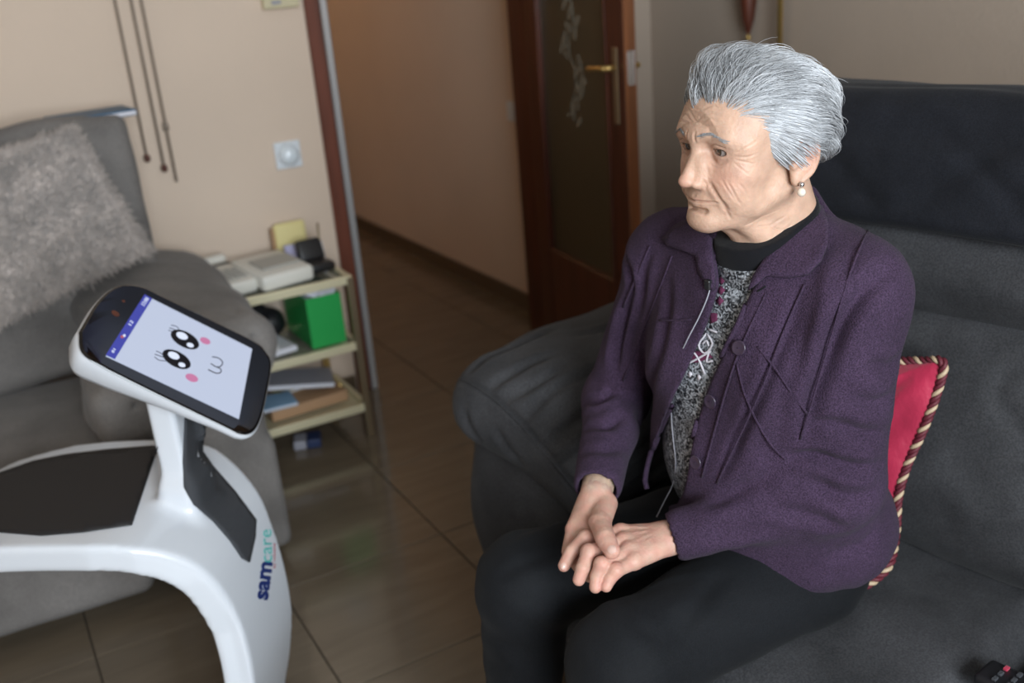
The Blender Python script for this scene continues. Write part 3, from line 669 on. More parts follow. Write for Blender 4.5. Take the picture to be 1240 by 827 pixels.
# body in its own frame (s forward, t left, z up), then turned into place
def rfobj(name, F, m, wr=None):
    V, Q = F.mesh(); V = rb0+V[:, :1]*fw+V[:, 1:2]*la+np.array([0, 0, 1.0])*V[:, 2:3]; return obj(name, V, Q, m, rob)
F = Field((-.64, -.22, -.01), (.26, .22, .90), .0055)
prof = smooth_path([(-.56, .52), (-.46, .556), (-.32, .575), (-.19, .578), (-.105, .572), (-.045, .548), (.000, .500), (.022, .43), (.032, .35), (.030, .26), (.012, .17), (-.02, .07)], 4)
th = .0245
def bandf(x, y, z):
    x = np.asarray(x); d = None
    for i in range(len(prof)-1):
        a = prof[i]; b = prof[i+1]; e = b-a; L = float(e@e)
        t = np.clip(((x-a[0])*e[0]+(z-a[1])*e[1])/L, 0, 1); q = np.sqrt((x-a[0]-e[0]*t)**2+(z-a[1]-e[1]*t)**2); d = q if d is None else np.minimum(d, q)
    hw = np.interp(x, [-.62, -.56, -.48, -.36, -.14, -.07, .0, .04, .2], [.03, .11, .165, .195, .195, .182, .148, .130, .126]).astype(np.float32)-.012*np.clip((.5-z)/.12, 0, 1)
    dy = abs(y)-hw+.009; dz = d-th+.009
    return (np.sqrt(np.maximum(dy, 0)**2+np.maximum(dz, 0)**2)+np.minimum(np.maximum(dy, dz), 0)-.009).astype(np.float32)
F.add((bandf, np.array([-.61, -.2, -.0]), np.array([.2, .2, .75])))
F.add(bx((-.052, 0, .69), (.024, .034, .145), .010), .012)
F.add(bx((-.050, 0, .585), (.032, .045, .04), .015), .03)
F.add(ell((.0, 0, .040), (.11, .11, .040)), .03); F.op((lambda x, y, z: (.004-z)+0*x+0*y, F.lo, F.lo+F.n*F.h), 0, 'and')
Fb_local = F
rfobj('body', F, 'white')
class RF:                                      # the body surface seen from world space
    lo = None
    def hit(s, px, py):
        r = ray(px, py); r = r/np.linalg.norm(r); t = np.arange(1.1, 2.3, .0015); P = CAM+r*t[:, None]; L = s.loc(P)
        ins = np.all((L > F0.lo) & (L < F0.lo+(F0.n-1)*F0.h), axis=1); v = np.where(ins, F0.sample(L), .05); w = np.where(v < 0)[0]
        if len(w) == 0: return P[int(np.argmin(v))]
        j = w[0]; f = v[j-1]/(v[j-1]-v[j]+1e-12); return P[j-1]+(P[j]-P[j-1])*f
    def loc(s, P): Q = np.asarray(P)-rb0; return np.stack([Q@fw, Q@la, Q[..., 2]], -1)
    def normal(s, P): n = F0.normal(s.loc(P)); return n[..., :1]*fw+n[..., 1:2]*la+n[..., 2:3]*np.array([0, 0, 1.0])
F0 = Fb_local; RS = RF()
patch('tray_pad', RS, [(192, 540), (160, 636), (100, 645), (50, 649), (0, 645), (-30, 632), (-40, 610), (-25, 588), (0, 573), (40, 559), (80, 551), (130, 545)], .0025, .004, 'blackm', rob, 6)
patch('speaker_mesh', RS, [(223, 506), (247, 512), (246, 548), (258, 566), (284, 596), (309, 630), (308, 650), (301, 681), (292, 676), (278, 655), (258, 632), (234, 611), (223, 590), (221, 560)], .0035, .005, 'grill', rob, 4)
# neck hinge under the head
rbox('neck_hinge', (.05, .05, .05), RB(-.045, 0, .80), 'grill', rob, rot=(0, 35, -35), bevel=.012, seg=3)
# head shell: wedge under the bezel
hout = [(-.168, -.055), (-.165, .02), (-.150, .070), (-.118, .094), (-.07, .097), (.09, .100), (.125, .090), (.142, .066), (.150, .0), (.153, -.052), (.148, -.086), (.130, -.103), (.09, -.104), (-.06, -.101), (-.112, -.098), (-.150, -.090)]
hout = np.array([(p[0], p[1], 0) for p in hout])
ho = smooth_path(list(hout)+[hout[0]], 5)[:-1, :2]
def wedge(rows, name, m, par):
    V = []; n = len(ho)
    for sc, c in rows:
        for p in ho:
            dep = c(p[0]); V.append(RL(-.008+(p[0]+.008)*sc, p[1]*sc, dep))
    Fq = [[i*n+j, i*n+(j+1) % n, (i+1)*n+(j+1) % n, (i+1)*n+j] for i in range(len(rows)-1) for j in range(n)]
    Fq.append([j for j in range(n)]); Fq.append([(len(rows)-1)*n+j for j in range(n)][::-1]); Fq = [q[::-1] for q in Fq]
    return obj(name, np.array(V), Fq, m, par)
dpt = lambda x: -(.020+.040*np.clip((.10-x)/.25, 0, 1)**1.2)
wedge([(.985, lambda x: 0.001), (1.0, lambda x: -.003), (1.012, lambda x: .3*dpt(x)), (1.0, lambda x: .72*dpt(x)), (.95, lambda x: .95*dpt(x)), (.82, lambda x: 1.08*dpt(x)), (.4, lambda x: 1.15*dpt(x))], 'head_shell', 'white', rob)
scr = wedge([(.965, lambda x: .0035), (.985, lambda x: .0025), (.99, lambda x: .0)], 'black_bezel', 'blackgl', rob)
disp = patch('display', PL, [(127, 433), (288, 509), (304, 424), (176, 360)], .0045, .001, 'screen', rob, 30, smooth=False)
K = lambda x, y: (90+x/4.354, 340+y/4.354)          # zoomed plan coordinates -> plan pixels
patch('status_bar', PL, [K(365, 80), K(405, 103), K(208, 422), K(160, 400)], .0052, .0006, 'screen_blue', disp, 20, smooth=False)
def oval(name, cx_, cy_, a, b, ang, off, m):
    t = np.linspace(0, 2*math.pi, 22, endpoint=False); ca, sa = math.cos(math.radians(ang)), math.sin(math.radians(ang))
    return patch(name, PL, [K(cx_+a*math.cos(q)*ca-b*math.sin(q)*sa, cy_+a*math.cos(q)*sa+b*math.sin(q)*ca) for q in t], off, .0006, m, disp, 40, smooth=False)
for (ex, ey) in ((577, 318), (533, 422)):
    oval('drawn_eye', ex, ey, 82, 40, 28, .0052, 'ink'); oval('eye_highlight', ex-16, ey-18, 32, 17, 24, .0060, 'screen_white'); oval('eye_highlight', ex+27, ey+31, 19, 11, 20, .0060, 'screen_white')
oval('drawn_cheek', 684, 325, 29, 16, 25, .0052, 'screen_pink'); oval('drawn_cheek', 613, 520, 35, 19, 22, .0052, 'screen_pink')
def stroke(name, pts, r, m, off=.0054, par=None):
    Q = [PL(*K(p[0], p[1]))+PL.n*off for p in smooth_path([(a, b, 0) for a, b in pts], 6)]; return tube(name, Q, r, m, par or disp, 6)
for q in (((504, 243), (535, 252), (552, 282)), ((494, 258), (520, 266), (534, 283)), ((490, 270), (508, 276), (518, 284)), ((424, 380), (445, 388), (462, 402)), ((417, 396), (440, 404), (462, 412)), ((416, 410), (440, 428), (482, 432))): stroke('drawn_eyelash', q, .0006, 'ink')
stroke('drawn_mouth', ((720, 410), (752, 416), (774, 437), (766, 458), (742, 463), (712, 445)), .0009, 'ink'); stroke('drawn_mouth', ((742, 463), (764, 474), (764, 492), (740, 496), (698, 477)), .0009, 'ink')
# small marks of the status bar: clock, 12, a flag, battery
def text_pts(txt, bold=0.0):
    cu = bpy.data.curves.new('t', 'FONT'); cu.body = txt; cu.size = 1; cu.offset = bold; cu.resolution_u = 3
    o = bpy.data.objects.new('t', cu); C.objects.link(o); dg = bpy.context.evaluated_depsgraph_get(); dg.update(); me = bpy.data.meshes.new_from_object(o.evaluated_get(dg))
    V = np.array([v.co[:2] for v in me.vertices]); Fc = [list(p.vertices) for p in me.polygons]; bpy.data.objects.remove(o); bpy.data.meshes.remove(me); return V, Fc
def put_text(name, txt, p0, p1, hpx, surf, off, m, par, bold=0.0, squeeze=None):
    """text whose baseline runs from pixel p0 to p1; letters stand to the left-hand side of that direction"""
    V, Fc = text_pts(txt, bold); w = V[:, 0].max()-V[:, 0].min(); V[:, 0] -= V[:, 0].min(); p0 = np.array(p0, float); p1 = np.array(p1, float)
    L = np.linalg.norm(p1-p0); e1 = (p1-p0)/L; e2 = np.array([e1[1], -e1[0]]); px = p0+(V[:, :1]/w*L)*e1+V[:, 1:2]*hpx*e2
    if surf is PL: Q = np.array([PL(*p) for p in px]); N = np.repeat(PL.n[None], len(Q), 0)
    else: Q = np.array([surf.hit(*p) for p in px]); N = surf.normal(Q)
    top = Q+N*off; n = len(Q); bot = Q+N*(off-.0006)
    f0 = Fc[0]; nn = np.cross(top[f0[1]]-top[f0[0]], top[f0[2]]-top[f0[0]])
    if np.dot(nn, N[f0[0]]) < 0: Fc = [f[::-1] for f in Fc]
    ec = {(f[i], f[(i+1) % len(f)]) for f in Fc for i in range(len(f))}
    FF = Fc+[[i+n for i in f[::-1]] for f in Fc]+[[b, a, a+n, b+n] for a, b in ec if (b, a) not in ec]
    return obj(name, np.concatenate([top, bot]), FF, m, par, smooth=False)
put_text('clock_digits', '12:00', K(362, 144), K(388, 106), 7.0, PL, .0062, 'screen_white', disp)
put_text('date_digits', '12', K(292, 248), K(306, 226), 6.0, PL, .0062, 'screen_white', disp)
put_text('battery_digits', '81', K(200, 392), K(212, 374), 5.0, PL, .0062, 'screen_white', disp)
oval('flag_mark', 245, 306, 9, 7, 25, .0062, 'redp'); oval('flag_mark', 256, 300, 7, 7, 25, .0062, 'screen_white')
oval('camera_dot', 212, 180, 24, 12, 30, .0045, 'wood'); oval('sensor_dot', 255, 115, 9, 6, 30, .0045, 'wood')
put_text('navy_lettering', 'sam', (323, 727), (329, 681), 25, RS, .0012, 'navy', rob, .035)
put_text('teal_lettering', 'care', (329, 681), (328, 641), 21, RS, .0012, 'teal', rob, .0)
put_text('small_red_lettering', 'by robotics', (333, 688), (333, 658), 4.2, RS, .0012, 'redp', rob)

# ------------------------------------------------------------------ main sofa (built in its own frame: v into the back, u towards the arm)
SA = math.radians(10); sv = np.array([math.cos(SA), math.sin(SA), 0]); su = np.array([-math.sin(SA), math.cos(SA), 0])
def SP(v, u, z): return sv*v+su*u+np.array([0, 0, z])
def SU(px, py, z): p = PZ(px, py, z); return np.array([p@sv, p@su, z])
ms = thing('sofa', SP(1.3, .6, 0), 'charcoal microfibre high-backed sofa the woman sits on', 'sofa')
class SofaF(Field):
    def loc(s, P): P = np.asarray(P); return np.stack([P@sv, P@su, P[..., 2]], -1)
    def w(s, L): return L[..., :1]*sv+L[..., 1:2]*su+L[..., 2:3]*np.array([0, 0, 1.0])
    def hit(s, px, py, t0=.5, t1=2.6, step=.003):
        r = ray(px, py); r = r/np.linalg.norm(r); t = np.arange(t0, t1, step); P = CAM+r*t[:, None]; L = s.loc(P)
        ins = np.all((L > s.lo) & (L < s.lo+(s.n-1)*s.h), axis=1); v = np.where(ins, s.sample(L), .05); w = np.where(v < 0)[0]
        if len(w) == 0: return P[int(np.argmin(v))]
        j = w[0]; f = v[j-1]/(v[j-1]-v[j]+1e-12); return P[j-1]+(P[j]-P[j-1])*f
    def normal(s, P): return s.w(Field.normal(s, s.loc(P)))
def sobj(name, F, m, wr=None, seed=0, par=None):
    V, Q = F.mesh()
    if wr: V = V+Field.normal(F, V)*wrinkle(V, wr[0], wr[1], seed)[:, None]
    return obj(name, F.w(V), Q, m, ms if par is None else par)
# base and arm carcass
F = SofaF((.90, -.75, 0), (1.85, 1.66, .5), .012); F.add(bx((1.36, .25, .20), (.38, .95, .155), .04)); sobj('base', F, 'sofa', (.002, 8), 1)
F = SofaF((.92, 1.05, 0), (1.85, 1.66, .72), .012)
F.add(bx((1.39, 1.345, .34), (.36, .155, .25), .06)); F.add(ell((1.14, 1.37, .38), (.125, .170, .22)), .06); F.cut(ell((.93, 1.40, .02), (.10, .3, .13)), .06); F.op(bx((1.36, 1.345, .40), (.5, .5, .37)), 0, 'and'); sobj('arm', F, 'sofa', (.003, 10), 2)
# arm pad: big puffy pillow over the arm
F = SofaF((.86, .98, .36), (1.86, 1.70, .86), .009)
F.add(bx((1.37, 1.345, .630), (.355, .175, .080), .075)); F.add(ell((1.32, 1.33, .65), (.31, .18, .095)), .06)
F.add(bx((1.28, 1.20, .55), (.24, .045, .09), .045), .08); F.add(cone((1.05, 1.42, .62), (1.08, 1.25, .57), .070, .065), .06)
sm = [(1.0, 1.50, .69), (.985, 1.40, .705), (.985, 1.30, .67), (1.0, 1.20, .60), (1.02, 1.15, .52)]
V, Q = F.mesh(); N = Field.normal(F, V)
def near(L): L = np.array(L, float); P_ = L.copy(); [P_.__iadd__(-Field.normal(F, P_)*F.sample(P_)[..., None]) for _ in range(6)]; return P_
sm = near(smooth_path(sm, 3))
fl_ = [(sm, .006, .007)]
for q in (((1.0, 1.45, .71), (1.10, 1.44, .75), (1.22, 1.42, .77)), ((.985, 1.37, .70), (1.05, 1.34, .745), (1.13, 1.31, .765)), ((.985, 1.33, .69), (1.04, 1.28, .72), (1.10, 1.26, .74)), ((.99, 1.27, .66), (1.07, 1.24, .70), (1.2, 1.2, .74)), ((1.0, 1.22, .62), (1.07, 1.19, .66), (1.15, 1.16, .70)), ((1.0, 1.19, .59), (1.08, 1.16, .62), (1.18, 1.14, .64)), ((1.0, 1.17, .55), (1.10, 1.14, .56), (1.25, 1.14, .60)), ((1.02, 1.16, .51), (1.12, 1.14, .50), (1.3, 1.14, .52)), ((.96, 1.42, .66), (.95, 1.40, .60), (.97, 1.38, .56)), ((.955, 1.33, .64), (.95, 1.30, .58), (.97, 1.28, .54)), ((1.2, 1.35, .76), (1.3, 1.32, .77), (1.4, 1.36, .76))): fl_.append((near(smooth_path(q, 2)), .010, .009))
V = fold(V, N, fl_); V = V+N*wrinkle(V, .003, 13, 7)[:, None]; pad = obj('arm_pad', F.w(V), Q, 'sofa', ms)
PADF = F
tube('stitched_seam', np.array([F.w((p+Field.normal(F, p)*.001)[None])[0] for p in sm]), .0014, 'sofa', pad, 6)
# seat cushions
def seat(u0, u1, z, seed, v0=.93):
    F = SofaF((.84, u0-.06, .2), (1.72, u1+.06, .58), .009); F.add(bx((v0+.33, (u0+u1)/2, z-.085), (.33, (u1-u0)/2, .085), .06)); F.add(ell((v0+.06, (u0+u1)/2, z-.10), (.09, (u1-u0)/2-.02, .10)), .05)
    F.add(ell((1.22, (u0+u1)/2, z-.01), (.26, (u1-u0)/2-.06, .022)), .04)
    return sobj('seat_cushion', F, 'sofa', (.003, 9), seed)
seat(.492, 1.17, .448, 3); seat(-.25, .478, .440, 4, .95)
# backs: lower, middle and head tiers, two columns
def back(name, u0, u1, z0, z1, v, depth, seed, lean=8, wr=(.004, 8), bul=.03):
    uc, hu = (u0+u1)/2, (u1-u0)/2; zc, hz_ = (z0+z1)/2, (z1-z0)/2; F = SofaF((v-.12, u0-.06, z0-.08), (v+depth*2+.12, u1+.06, z1+.08), .010); R_ = rotm(0, lean, 0)
    F.add(bx((v+depth, uc, zc), (depth, hu, hz_), min(depth, hz_)*.75, R_)); F.add(ell((v+depth-.02, uc, zc), (depth+bul, hu*.92, hz_*.85), R_), .05); return F
def surfobj(name, F, m, lines, wrn, seed, par):
    V, Q = F.mesh(); N = Field.normal(F, V)
    def near(L):
        P_ = np.array(L, float)
        for _ in range(8): P_ = P_-Field.normal(F, P_)*F.sample(P_)[..., None]
        return P_
    V = fold(V, N, [(near(smooth_path(q, 3)), w, d) for q, w, d in lines]); V = V+N*wrinkle(V, wrn[0], wrn[1], seed)[:, None]; return obj(name, F.w(V), Q, m, par)
for (u0, u1) in ((.33, 1.17), (-.60, .31)):
    F = back('b', u0, u1, .43, .865, 1.385, .10, 5); surfobj('back_cushion', F, 'sofa', [(((1.36, u0+.2, .70), (1.36, u0+.28, .78), (1.37, u0+.26, .84)), .012, .004), (((1.36, u0+.45, .62), (1.36, u0+.4, .74), (1.37, u0+.44, .83)), .012, .004)], (.003, 9), 5, ms)
    F = back('m', u0, u1, .835, 1.03, 1.425, .085, 6, 6, bul=.015); surfobj('lumbar_roll', F, 'sofa', [(((1.40, u0+.1, .93), (1.40, u0+.4, .95), (1.40, u0+.7, .92)), .02, .004)], (.004, 9), 6, ms)
    F = back('h', u0, u1, .98, 1.150, 1.475, .07, 8, 6, bul=.005); sobj('head_rest', F, 'sofa', (.002, 8), 8)
F = SofaF((1.45, -.7, .1), (1.86, 1.60, 1.22), .014); F.add(bx((1.675, .29, .60), (.07, .89, .50), .05, rotm(0, 4, 0))); sobj('back_frame', F, 'sofa', (.002, 8), 9)
# the throw over the head rests
th_ = thing('throw', SP(1.55, .3, .98), 'dark blue-black throw draped over the top of the sofa back', 'throw')
F = SofaF((1.26, -.70, .90), (1.92, 1.30, 1.30), .008)
F.add(bx((1.560, .30, 1.100), (.150, .905, .088), .06, rotm(0, 6, 0))); F.add(bx((1.415, .30, 1.055), (.030, .905, .062), .02, rotm(0, 14, 0)), .04); F.add(bx((1.71, .30, .98), (.03, .90, .14), .02), .03)
surfobj('throw_cloth', F, 'throw', [(((1.46, 1.15, 1.17), (1.48, .8, 1.175), (1.46, .5, 1.165), (1.47, .1, 1.17)), .012, .003), (((1.39, .95, 1.13), (1.38, .88, 1.07), (1.37, .80, 1.01)), .016, .004), (((1.39, 1.05, 1.13), (1.39, 1.0, 1.07), (1.38, .98, 1.01)), .016, .004),
    (((1.40, .62, 1.16), (1.39, .70, 1.09), (1.38, .80, 1.02)), .016, .003), (((1.40, .45, 1.15), (1.39, .42, 1.08), (1.39, .47, 1.02)), .016, .003), (((1.40, .75, 1.15), (1.39, .62, 1.06), (1.38, .58, 1.01)), .012, .003), (((1.378, 1.2, 1.004), (1.378, .8, 1.004), (1.378, .3, 1.004)), .003, .0015)], (.003, 11), 11, th_)

# ------------------------------------------------------------------ the woman
def PV(px, py, v): r = ray(px, py); t = v/np.dot(r, sv); return np.array([r[0]*t, r[1]*t, CAMH+r[2]*t])
per = thing('person', (.75, 1.0, 0), 'elderly woman with short silver hair in a plum cardigan sitting with clasped hands', 'person')
# ---- head, sculpted in its own frame: x forward, y to her left, z up, origin between the ears
HY = math.radians(180-2.0); HP = math.radians(1.0); HR = math.radians(0.0)
hf = np.array([math.cos(HY)*math.cos(HP), math.sin(HY)*math.cos(HP), -math.sin(HP)]); hl = np.array([-math.sin(HY), math.cos(HY), 0]); hu = np.cross(hf, hl)
HO = np.array([.896, .976, 1.171]); HS = 1.0
def HW(L):
    L = np.array(L, float); L[..., 2] = np.interp(L[..., 2], [-.30, -.11, -.09, -.045, -.020, .03, .15, .25], [-.280, -.090, -.074, -.040, -.018, .030, .138, .23])
    return HO+L[..., :1]*hf+L[..., 1:2]*hl+L[..., 2:3]*hu
Hd = Field((-.125, -.105, -.185), (.135, .105, .145), .0015)
A = Hd.add
A(ell((-.010, 0, .044), (.094, .073, .071)))
A(ell((.038, 0, .045), (.048, .061, .056)), .04)
A(ell((.036, 0, -.012), (.050, .0585, .058)), .03)
A(ell((.062, 0, -.045), (.030, .040, .036)), .03)
for s in (1, -1):
    chain(Hd, [(.000, s*.047, -.046), (.036, s*.038, -.076), (.078, s*.010, -.092)], [.016, .015, .015], .026)
    A(ell((.056, s*.040, -.014), (.023, .022, .022)), .02)               # cheekbone
    A(ell((.053, s*.038, -.052), (.020, .016, .024)), .02)                # jowl
    A(ell((.068, s*.036, -.038), (.014, .015, .018)), .015)
A(ell((.078, 0, -.086), (.017, .021, .016)), .018)                        # chin
A(ell((.075, 0, -.064), (.018, .026, .016)), .015)
chain(Hd, [(.084, 0, .034), (.083, .018, .036), (.074, .040, .033), (.060, .052, .024)], [.0095, .010, .0095, .0085], .024)
chain(Hd, [(.084, 0, .034), (.083, -.018, .036), (.074, -.040, .033), (.060, -.052, .024)], [.0095, .010, .0095, .0085], .024)
EX, EYy, EZ, ER = .0705, .0315, .0175, .0122
for s in (1, -1):
    Hd.cut(ell((.096, s*.030, .016), (.014, .018, .0125)), .016)
    Hd.cut(ell((.090, s*.019, .012), (.010, .007, .010)), .010)
    A(ell((EX+.0012, s*EYy, EZ-.0005), (.0140, .0152, .0134)), .006)
    # lid opening, wider than high, slightly hooded
    Hd.cut(ell((EX+.0135, s*(EYy+.0005), EZ-.0020), (.0090, .0136, .0052), rotm(-3*s, 0, 0)), .0010)
    # upper lid fold, lower lid bag
    A(ell((EX+.0065, s*(EYy+.001), EZ+.0120), (.0095, .0170, .0048), rotm(8*s, 0, 0)), .008)
# nose
chain(Hd, [(.084, 0, .028), (.093, 0, .008), (.1035, 0, -.009), (.108, 0, -.020)], [.0062, .0064, .0072, .0082], .010)
A(ell((.1095, 0, -.0225), (.0085, .0088, .0080)), .006)
for s in (1, -1):
    A(ell((.0975, s*.0118, -.0262), (.0105, .0060, .0076)), .006)
    A(ell((.088, s*.010, -.010), (.012, .009, .020)), .010)
    Hd.cut(ell((.1035, s*.0062, -.0355), (.0050, .0030, .0042)), .0015)
# lips
for s in (1, -1):
    chain(Hd, [(.0905, 0, -.0490), (.0888, s*.010, -.0488), (.0835, s*.021, -.0515), (.0745, s*.031, -.0530)], [.0054, .0052, .0044, .0026], .006)
    chain(Hd, [(.0890, 0, -.0590), (.0870, s*.011, -.0585), (.0810, s*.022, -.0560)], [.0062, .0060, .0042], .006)
Hd.cut(cone((.1005, 0, -.037), (.0980, 0, -.045), .0013), .005)
chain(Hd, [(.0915, -.014, -.0700), (.0925, 0, -.0685), (.0915, .014, -.0700)], .0020, .010, 'cut')
# folds of age, laid on by a later displacement (see wrinkles)
# ears
for s in (1, -1):
    Re = rotm(0, 0, -22*s)@rotm(0, -10, 0); dz = -.009
    A(ell((-.012, s*.0765, .006+dz), (.0175, .0055, .0290), Re), .004)
    A(ell((-.005, s*.0740, -.020+dz), (.0085, .0060, .0115)), .004)
    hel = [(-.001, s*.0755, -.002+dz), (.000, s*.0775, .020+dz), (-.010, s*.0815, .034+dz), (-.024, s*.0850, .028+dz), (-.028, s*.0850, .008+dz), (-.022, s*.0820, -.012+dz), (-.010, s*.0780, -.024+dz)]
    chain(Hd, smooth_path(hel, 4), .0034, .002)
    Hd.cut(ell((-.010, s*.0850, .004+dz), (.0085, .0065, .0120), Re), .003)
    Hd.cut(ell((-.015, s*.0875, .021+dz), (.0060, .0050, .0070), Re), .003)
    A(ell((.001, s*.0750, -.001+dz), (.0040, .0036, .0060)), .004)
# neck
A(cone((-.020, 0, -.030), (-.052, 0, -.160), .050, .054), .03)
A(cone((.010, 0, -.060), (-.010, 0, -.150), .030, .036), .03)
chain(Hd, [(.060, .022, -.090), (.010, .030, -.125), (-.02, .034, -.16)], [.008, .010, .010], .02)
chain(Hd, [(.055, -.004, -.100), (.010, .004, -.135), (-.01, .01, -.17)], [.008, .009, .010], .02)
V, Q = Hd.mesh(); N = Hd.normal(V)
def hnear(L):
    P_ = np.array(L, float)
    for _ in range(8): P_ = P_-Hd.normal(P_)*Hd.sample(P_)[..., None]
    return P_
wr = [(hnear(smooth_path([(.080, .034, -.0520), (.088, .023, -.0530), (.0945, .012, -.0536), (.097, 0, -.0538), (.0945, -.012, -.0536), (.088, -.023, -.0530), (.080, -.034, -.0520)], 3)), .0017, .0030)]
for s in (1, -1):
    wr += [(hnear([(EX+.0135, s*(EYy-.014), EZ+.0055), (EX+.0155, s*EYy, EZ+.0100), (EX+.0095, s*(EYy+.014), EZ+.0055)]), .0012, .0015), (hnear([(EX+.011, s*(EYy-.013), EZ-.0110), (EX+.012, s*(EYy-.002), EZ-.0165), (EX+.006, s*(EYy+.013), EZ-.0120)]), .0022, .0016),
           (hnear([(.0985, s*.0180, -.0175), (.0930, s*.0195, -.0270), (.0925, s*.0160, -.0335)]), .0016, .0018)]
    wr += [([(.094, s*.020, -.020), (.084, s*.030, -.036), (.077, s*.0365, -.050), (.071, s*.037, -.068)], .0030, .0022),     # nasolabial
           ([(.076, s*.034, -.056), (.072, s*.036, -.070), (.066, s*.034, -.084)], .0018, .0008),
           ([(.078, s*.044, -.018), (.073, s*.050, -.040), (.064, s*.051, -.058)], .0016, .0011),
           ([(.083, s*.038, -.016), (.077, s*.046, -.034), (.070, s*.048, -.050)], .0015, .0009),
           ([(.070, s*.052, -.020), (.062, s*.057, -.038), (.056, s*.056, -.052)], .0015, .0009),
           ([(.089, s*.018, .006), (.086, s*.028, -.003), (.078, s*.042, -.002)], .0016, .0010),
           ([(.070, s*.050, .020), (.062, s*.056, .024), (.052, s*.062, .030)], .0012, .0009),
           ([(.070, s*.050, .014), (.061, s*.057, .014), (.050, s*.063, .015)], .0012, .0009),
           ([(.070, s*.050, .009), (.062, s*.056, .004), (.052, s*.061, -.002)], .0012, .0009),
           ([(.072, s*.048, .004), (.066, s*.053, -.006), (.058, s*.058, -.014)], .0011, .0007),
           (hnear([(.096, s*.006, .028), (.094, s*.0065, .042)]), .0016, .0012)]
for k, z in enumerate((.050, .058, .067, .076)):
    wr.append(([(.079, .046, z-.004), (.090, .022, z+.001), (.0935, 0, z-.001), (.090, -.022, z+.002), (.079, -.046, z-.003)], .0016, .0006))
for k in range(3): wr.append(([(.050-.02*k, .035, -.100-.006*k), (.030-.02*k, .048, -.098-.010*k), (.0-.01*k, .054, -.085-.012*k)], .0016, .0009))
V = fold(V, N, [(hnear(smooth_path(p, 2)), w, d) for p, w, d in wr])
def lerp(a, b, t): return a*(1-t[:, None])+b*t[:, None]
def gs(V, c, r): return np.exp(-(((V-np.array(c))/np.array(r))**2).sum(1))
def skin_col(V):
    c = np.tile(np.array([.55, .352, .255]), (len(V), 1))
    pink = np.array([.60, .27, .205])
    for s in (1, -1):
        c = lerp(c, pink, .40*gs(V, (.075, s*.040, -.018), (.03, .024, .022))); c = lerp(c, np.array([.42, .24, .19]), .55*gs(V, (EX+.012, s*EYy, EZ-.002), (.014, .017, .011)))
        c = lerp(c, np.array([.55, .22, .16]), .55*gs(V, (-.014, s*.085, .010), (.02, .012, .03)))
    c = lerp(c, pink, .45*gs(V, (.113, 0, -.022), (.014, .013, .012)))
    lp = np.minimum(pl_dist(V, [(.0955, 0, -.0505), (.0930, .010, -.0500), (.0870, .020, -.0515), (.0790, .031, -.0525)]), pl_dist(V, [(.0955, 0, -.0505), (.0930, -.010, -.0500), (.0870, -.020, -.0515), (.0790, -.031, -.0525)]))
    lq = np.minimum(pl_dist(V, [(.0945, 0, -.0575), (.0915, .012, -.0575), (.084, .023, -.0555)]), pl_dist(V, [(.0945, 0, -.0575), (.0915, -.012, -.0575), (.084, -.023, -.0555)]))
    c = lerp(c, np.array([.46, .19, .16]), .75*np.exp(-(np.minimum(lp, lq)/.0030)**4))
    rs = np.random.RandomState(7)
    for k in range(60):
        q = rs.normal(size=3); q = q/np.linalg.norm(q)*.085+np.array([.01, 0, .0]); c = lerp(c, np.array([.40, .21, .13]), rs.uniform(.15, .5)*np.exp(-(((V-q)**2).sum(1))/(rs.uniform(.0012, .003)**2)))
    return c
headV, headF, headC = HW(V), Q, skin_col(V)
# ---- hands, in world space
wl = PZ(806, 652, .652); wr_ = PZ(722, 598, .692)
def hand_color(V, tips):
    c = np.tile(np.array([.55, .345, .265]), (len(V), 1)); n = np.sin(V@np.array([210., 90, 60]))*np.sin(V@np.array([-80., 190, 120])); c = lerp(c, np.array([.56, .25, .20]), np.clip(.25+.25*n, 0, 1))
    for t, r in tips: c = lerp(c, np.array([.60, .26, .21]), .6*np.exp(-((V-t)**2).sum(1)/r**2))
    return c
Hl = Field(np.array([.58, .86, .55]), np.array([.86, 1.16, .74]), .0015)
L_ = dict(i=[(752, 646, .660), (709, 652, .662), (692, 668, .650), (683, 685, .638)], m=[(756, 657, .658), (713, 669, .661), (706, 688, .648), (701, 702, .634)],
          r=[(762, 668, .655), (729, 684, .656), (723, 698, .642), (721, 711, .630)], p=[(768, 680, .649), (746, 691, .650), (738, 701, .640), (734, 710, .632)])
FR = dict(i=(.0112, .0106, .0096, .0086), m=(.0115, .0110, .0098, .0086), r=(.0112, .0108, .0096, .0084), p=(.0105, .0100, .0090, .0080))
W2 = wl+np.array([.05, -.03, .006])
chain(Hl, [wl+(np.array([.962, .842, .715])-wl)*.3, wl], [.024, .0235], 0)
kn = {k: PZ(*L_[k][0]) for k in 'imrp'}
for k, r0 in (('i', .0125), ('m', .0130), ('r', .0125), ('p', .0115)): Hl.add(cone(wl+np.array([.006, (.012 if k == 'i' else .004 if k == 'm' else -.005 if k == 'r' else -.012), 0]), kn[k], .0155, r0), .010)
Hl.add(ell((kn['i']+kn['p']+wl)/3, (.026, .030, .013)), .010)
for k in 'imrp':
    tmp = [PZ(*q) for q in L_[k]]
    Hl.add(cone(tmp[0], tmp[1], FR[k][0], FR[k][1]*.93), .004)
    Hl.add(cone(tmp[1], tmp[2], FR[k][1], FR[k][2]), .0015); Hl.add(cone(tmp[2], tmp[3], FR[k][2], FR[k][3]), .0015)
    Hl.add(ell(tmp[1]+np.array([0, 0, .0012]), FR[k][1]*1.06), .003); Hl.add(ell(tmp[0]+np.array([0, 0, .003]), FR[k][0]*1.0), .006)
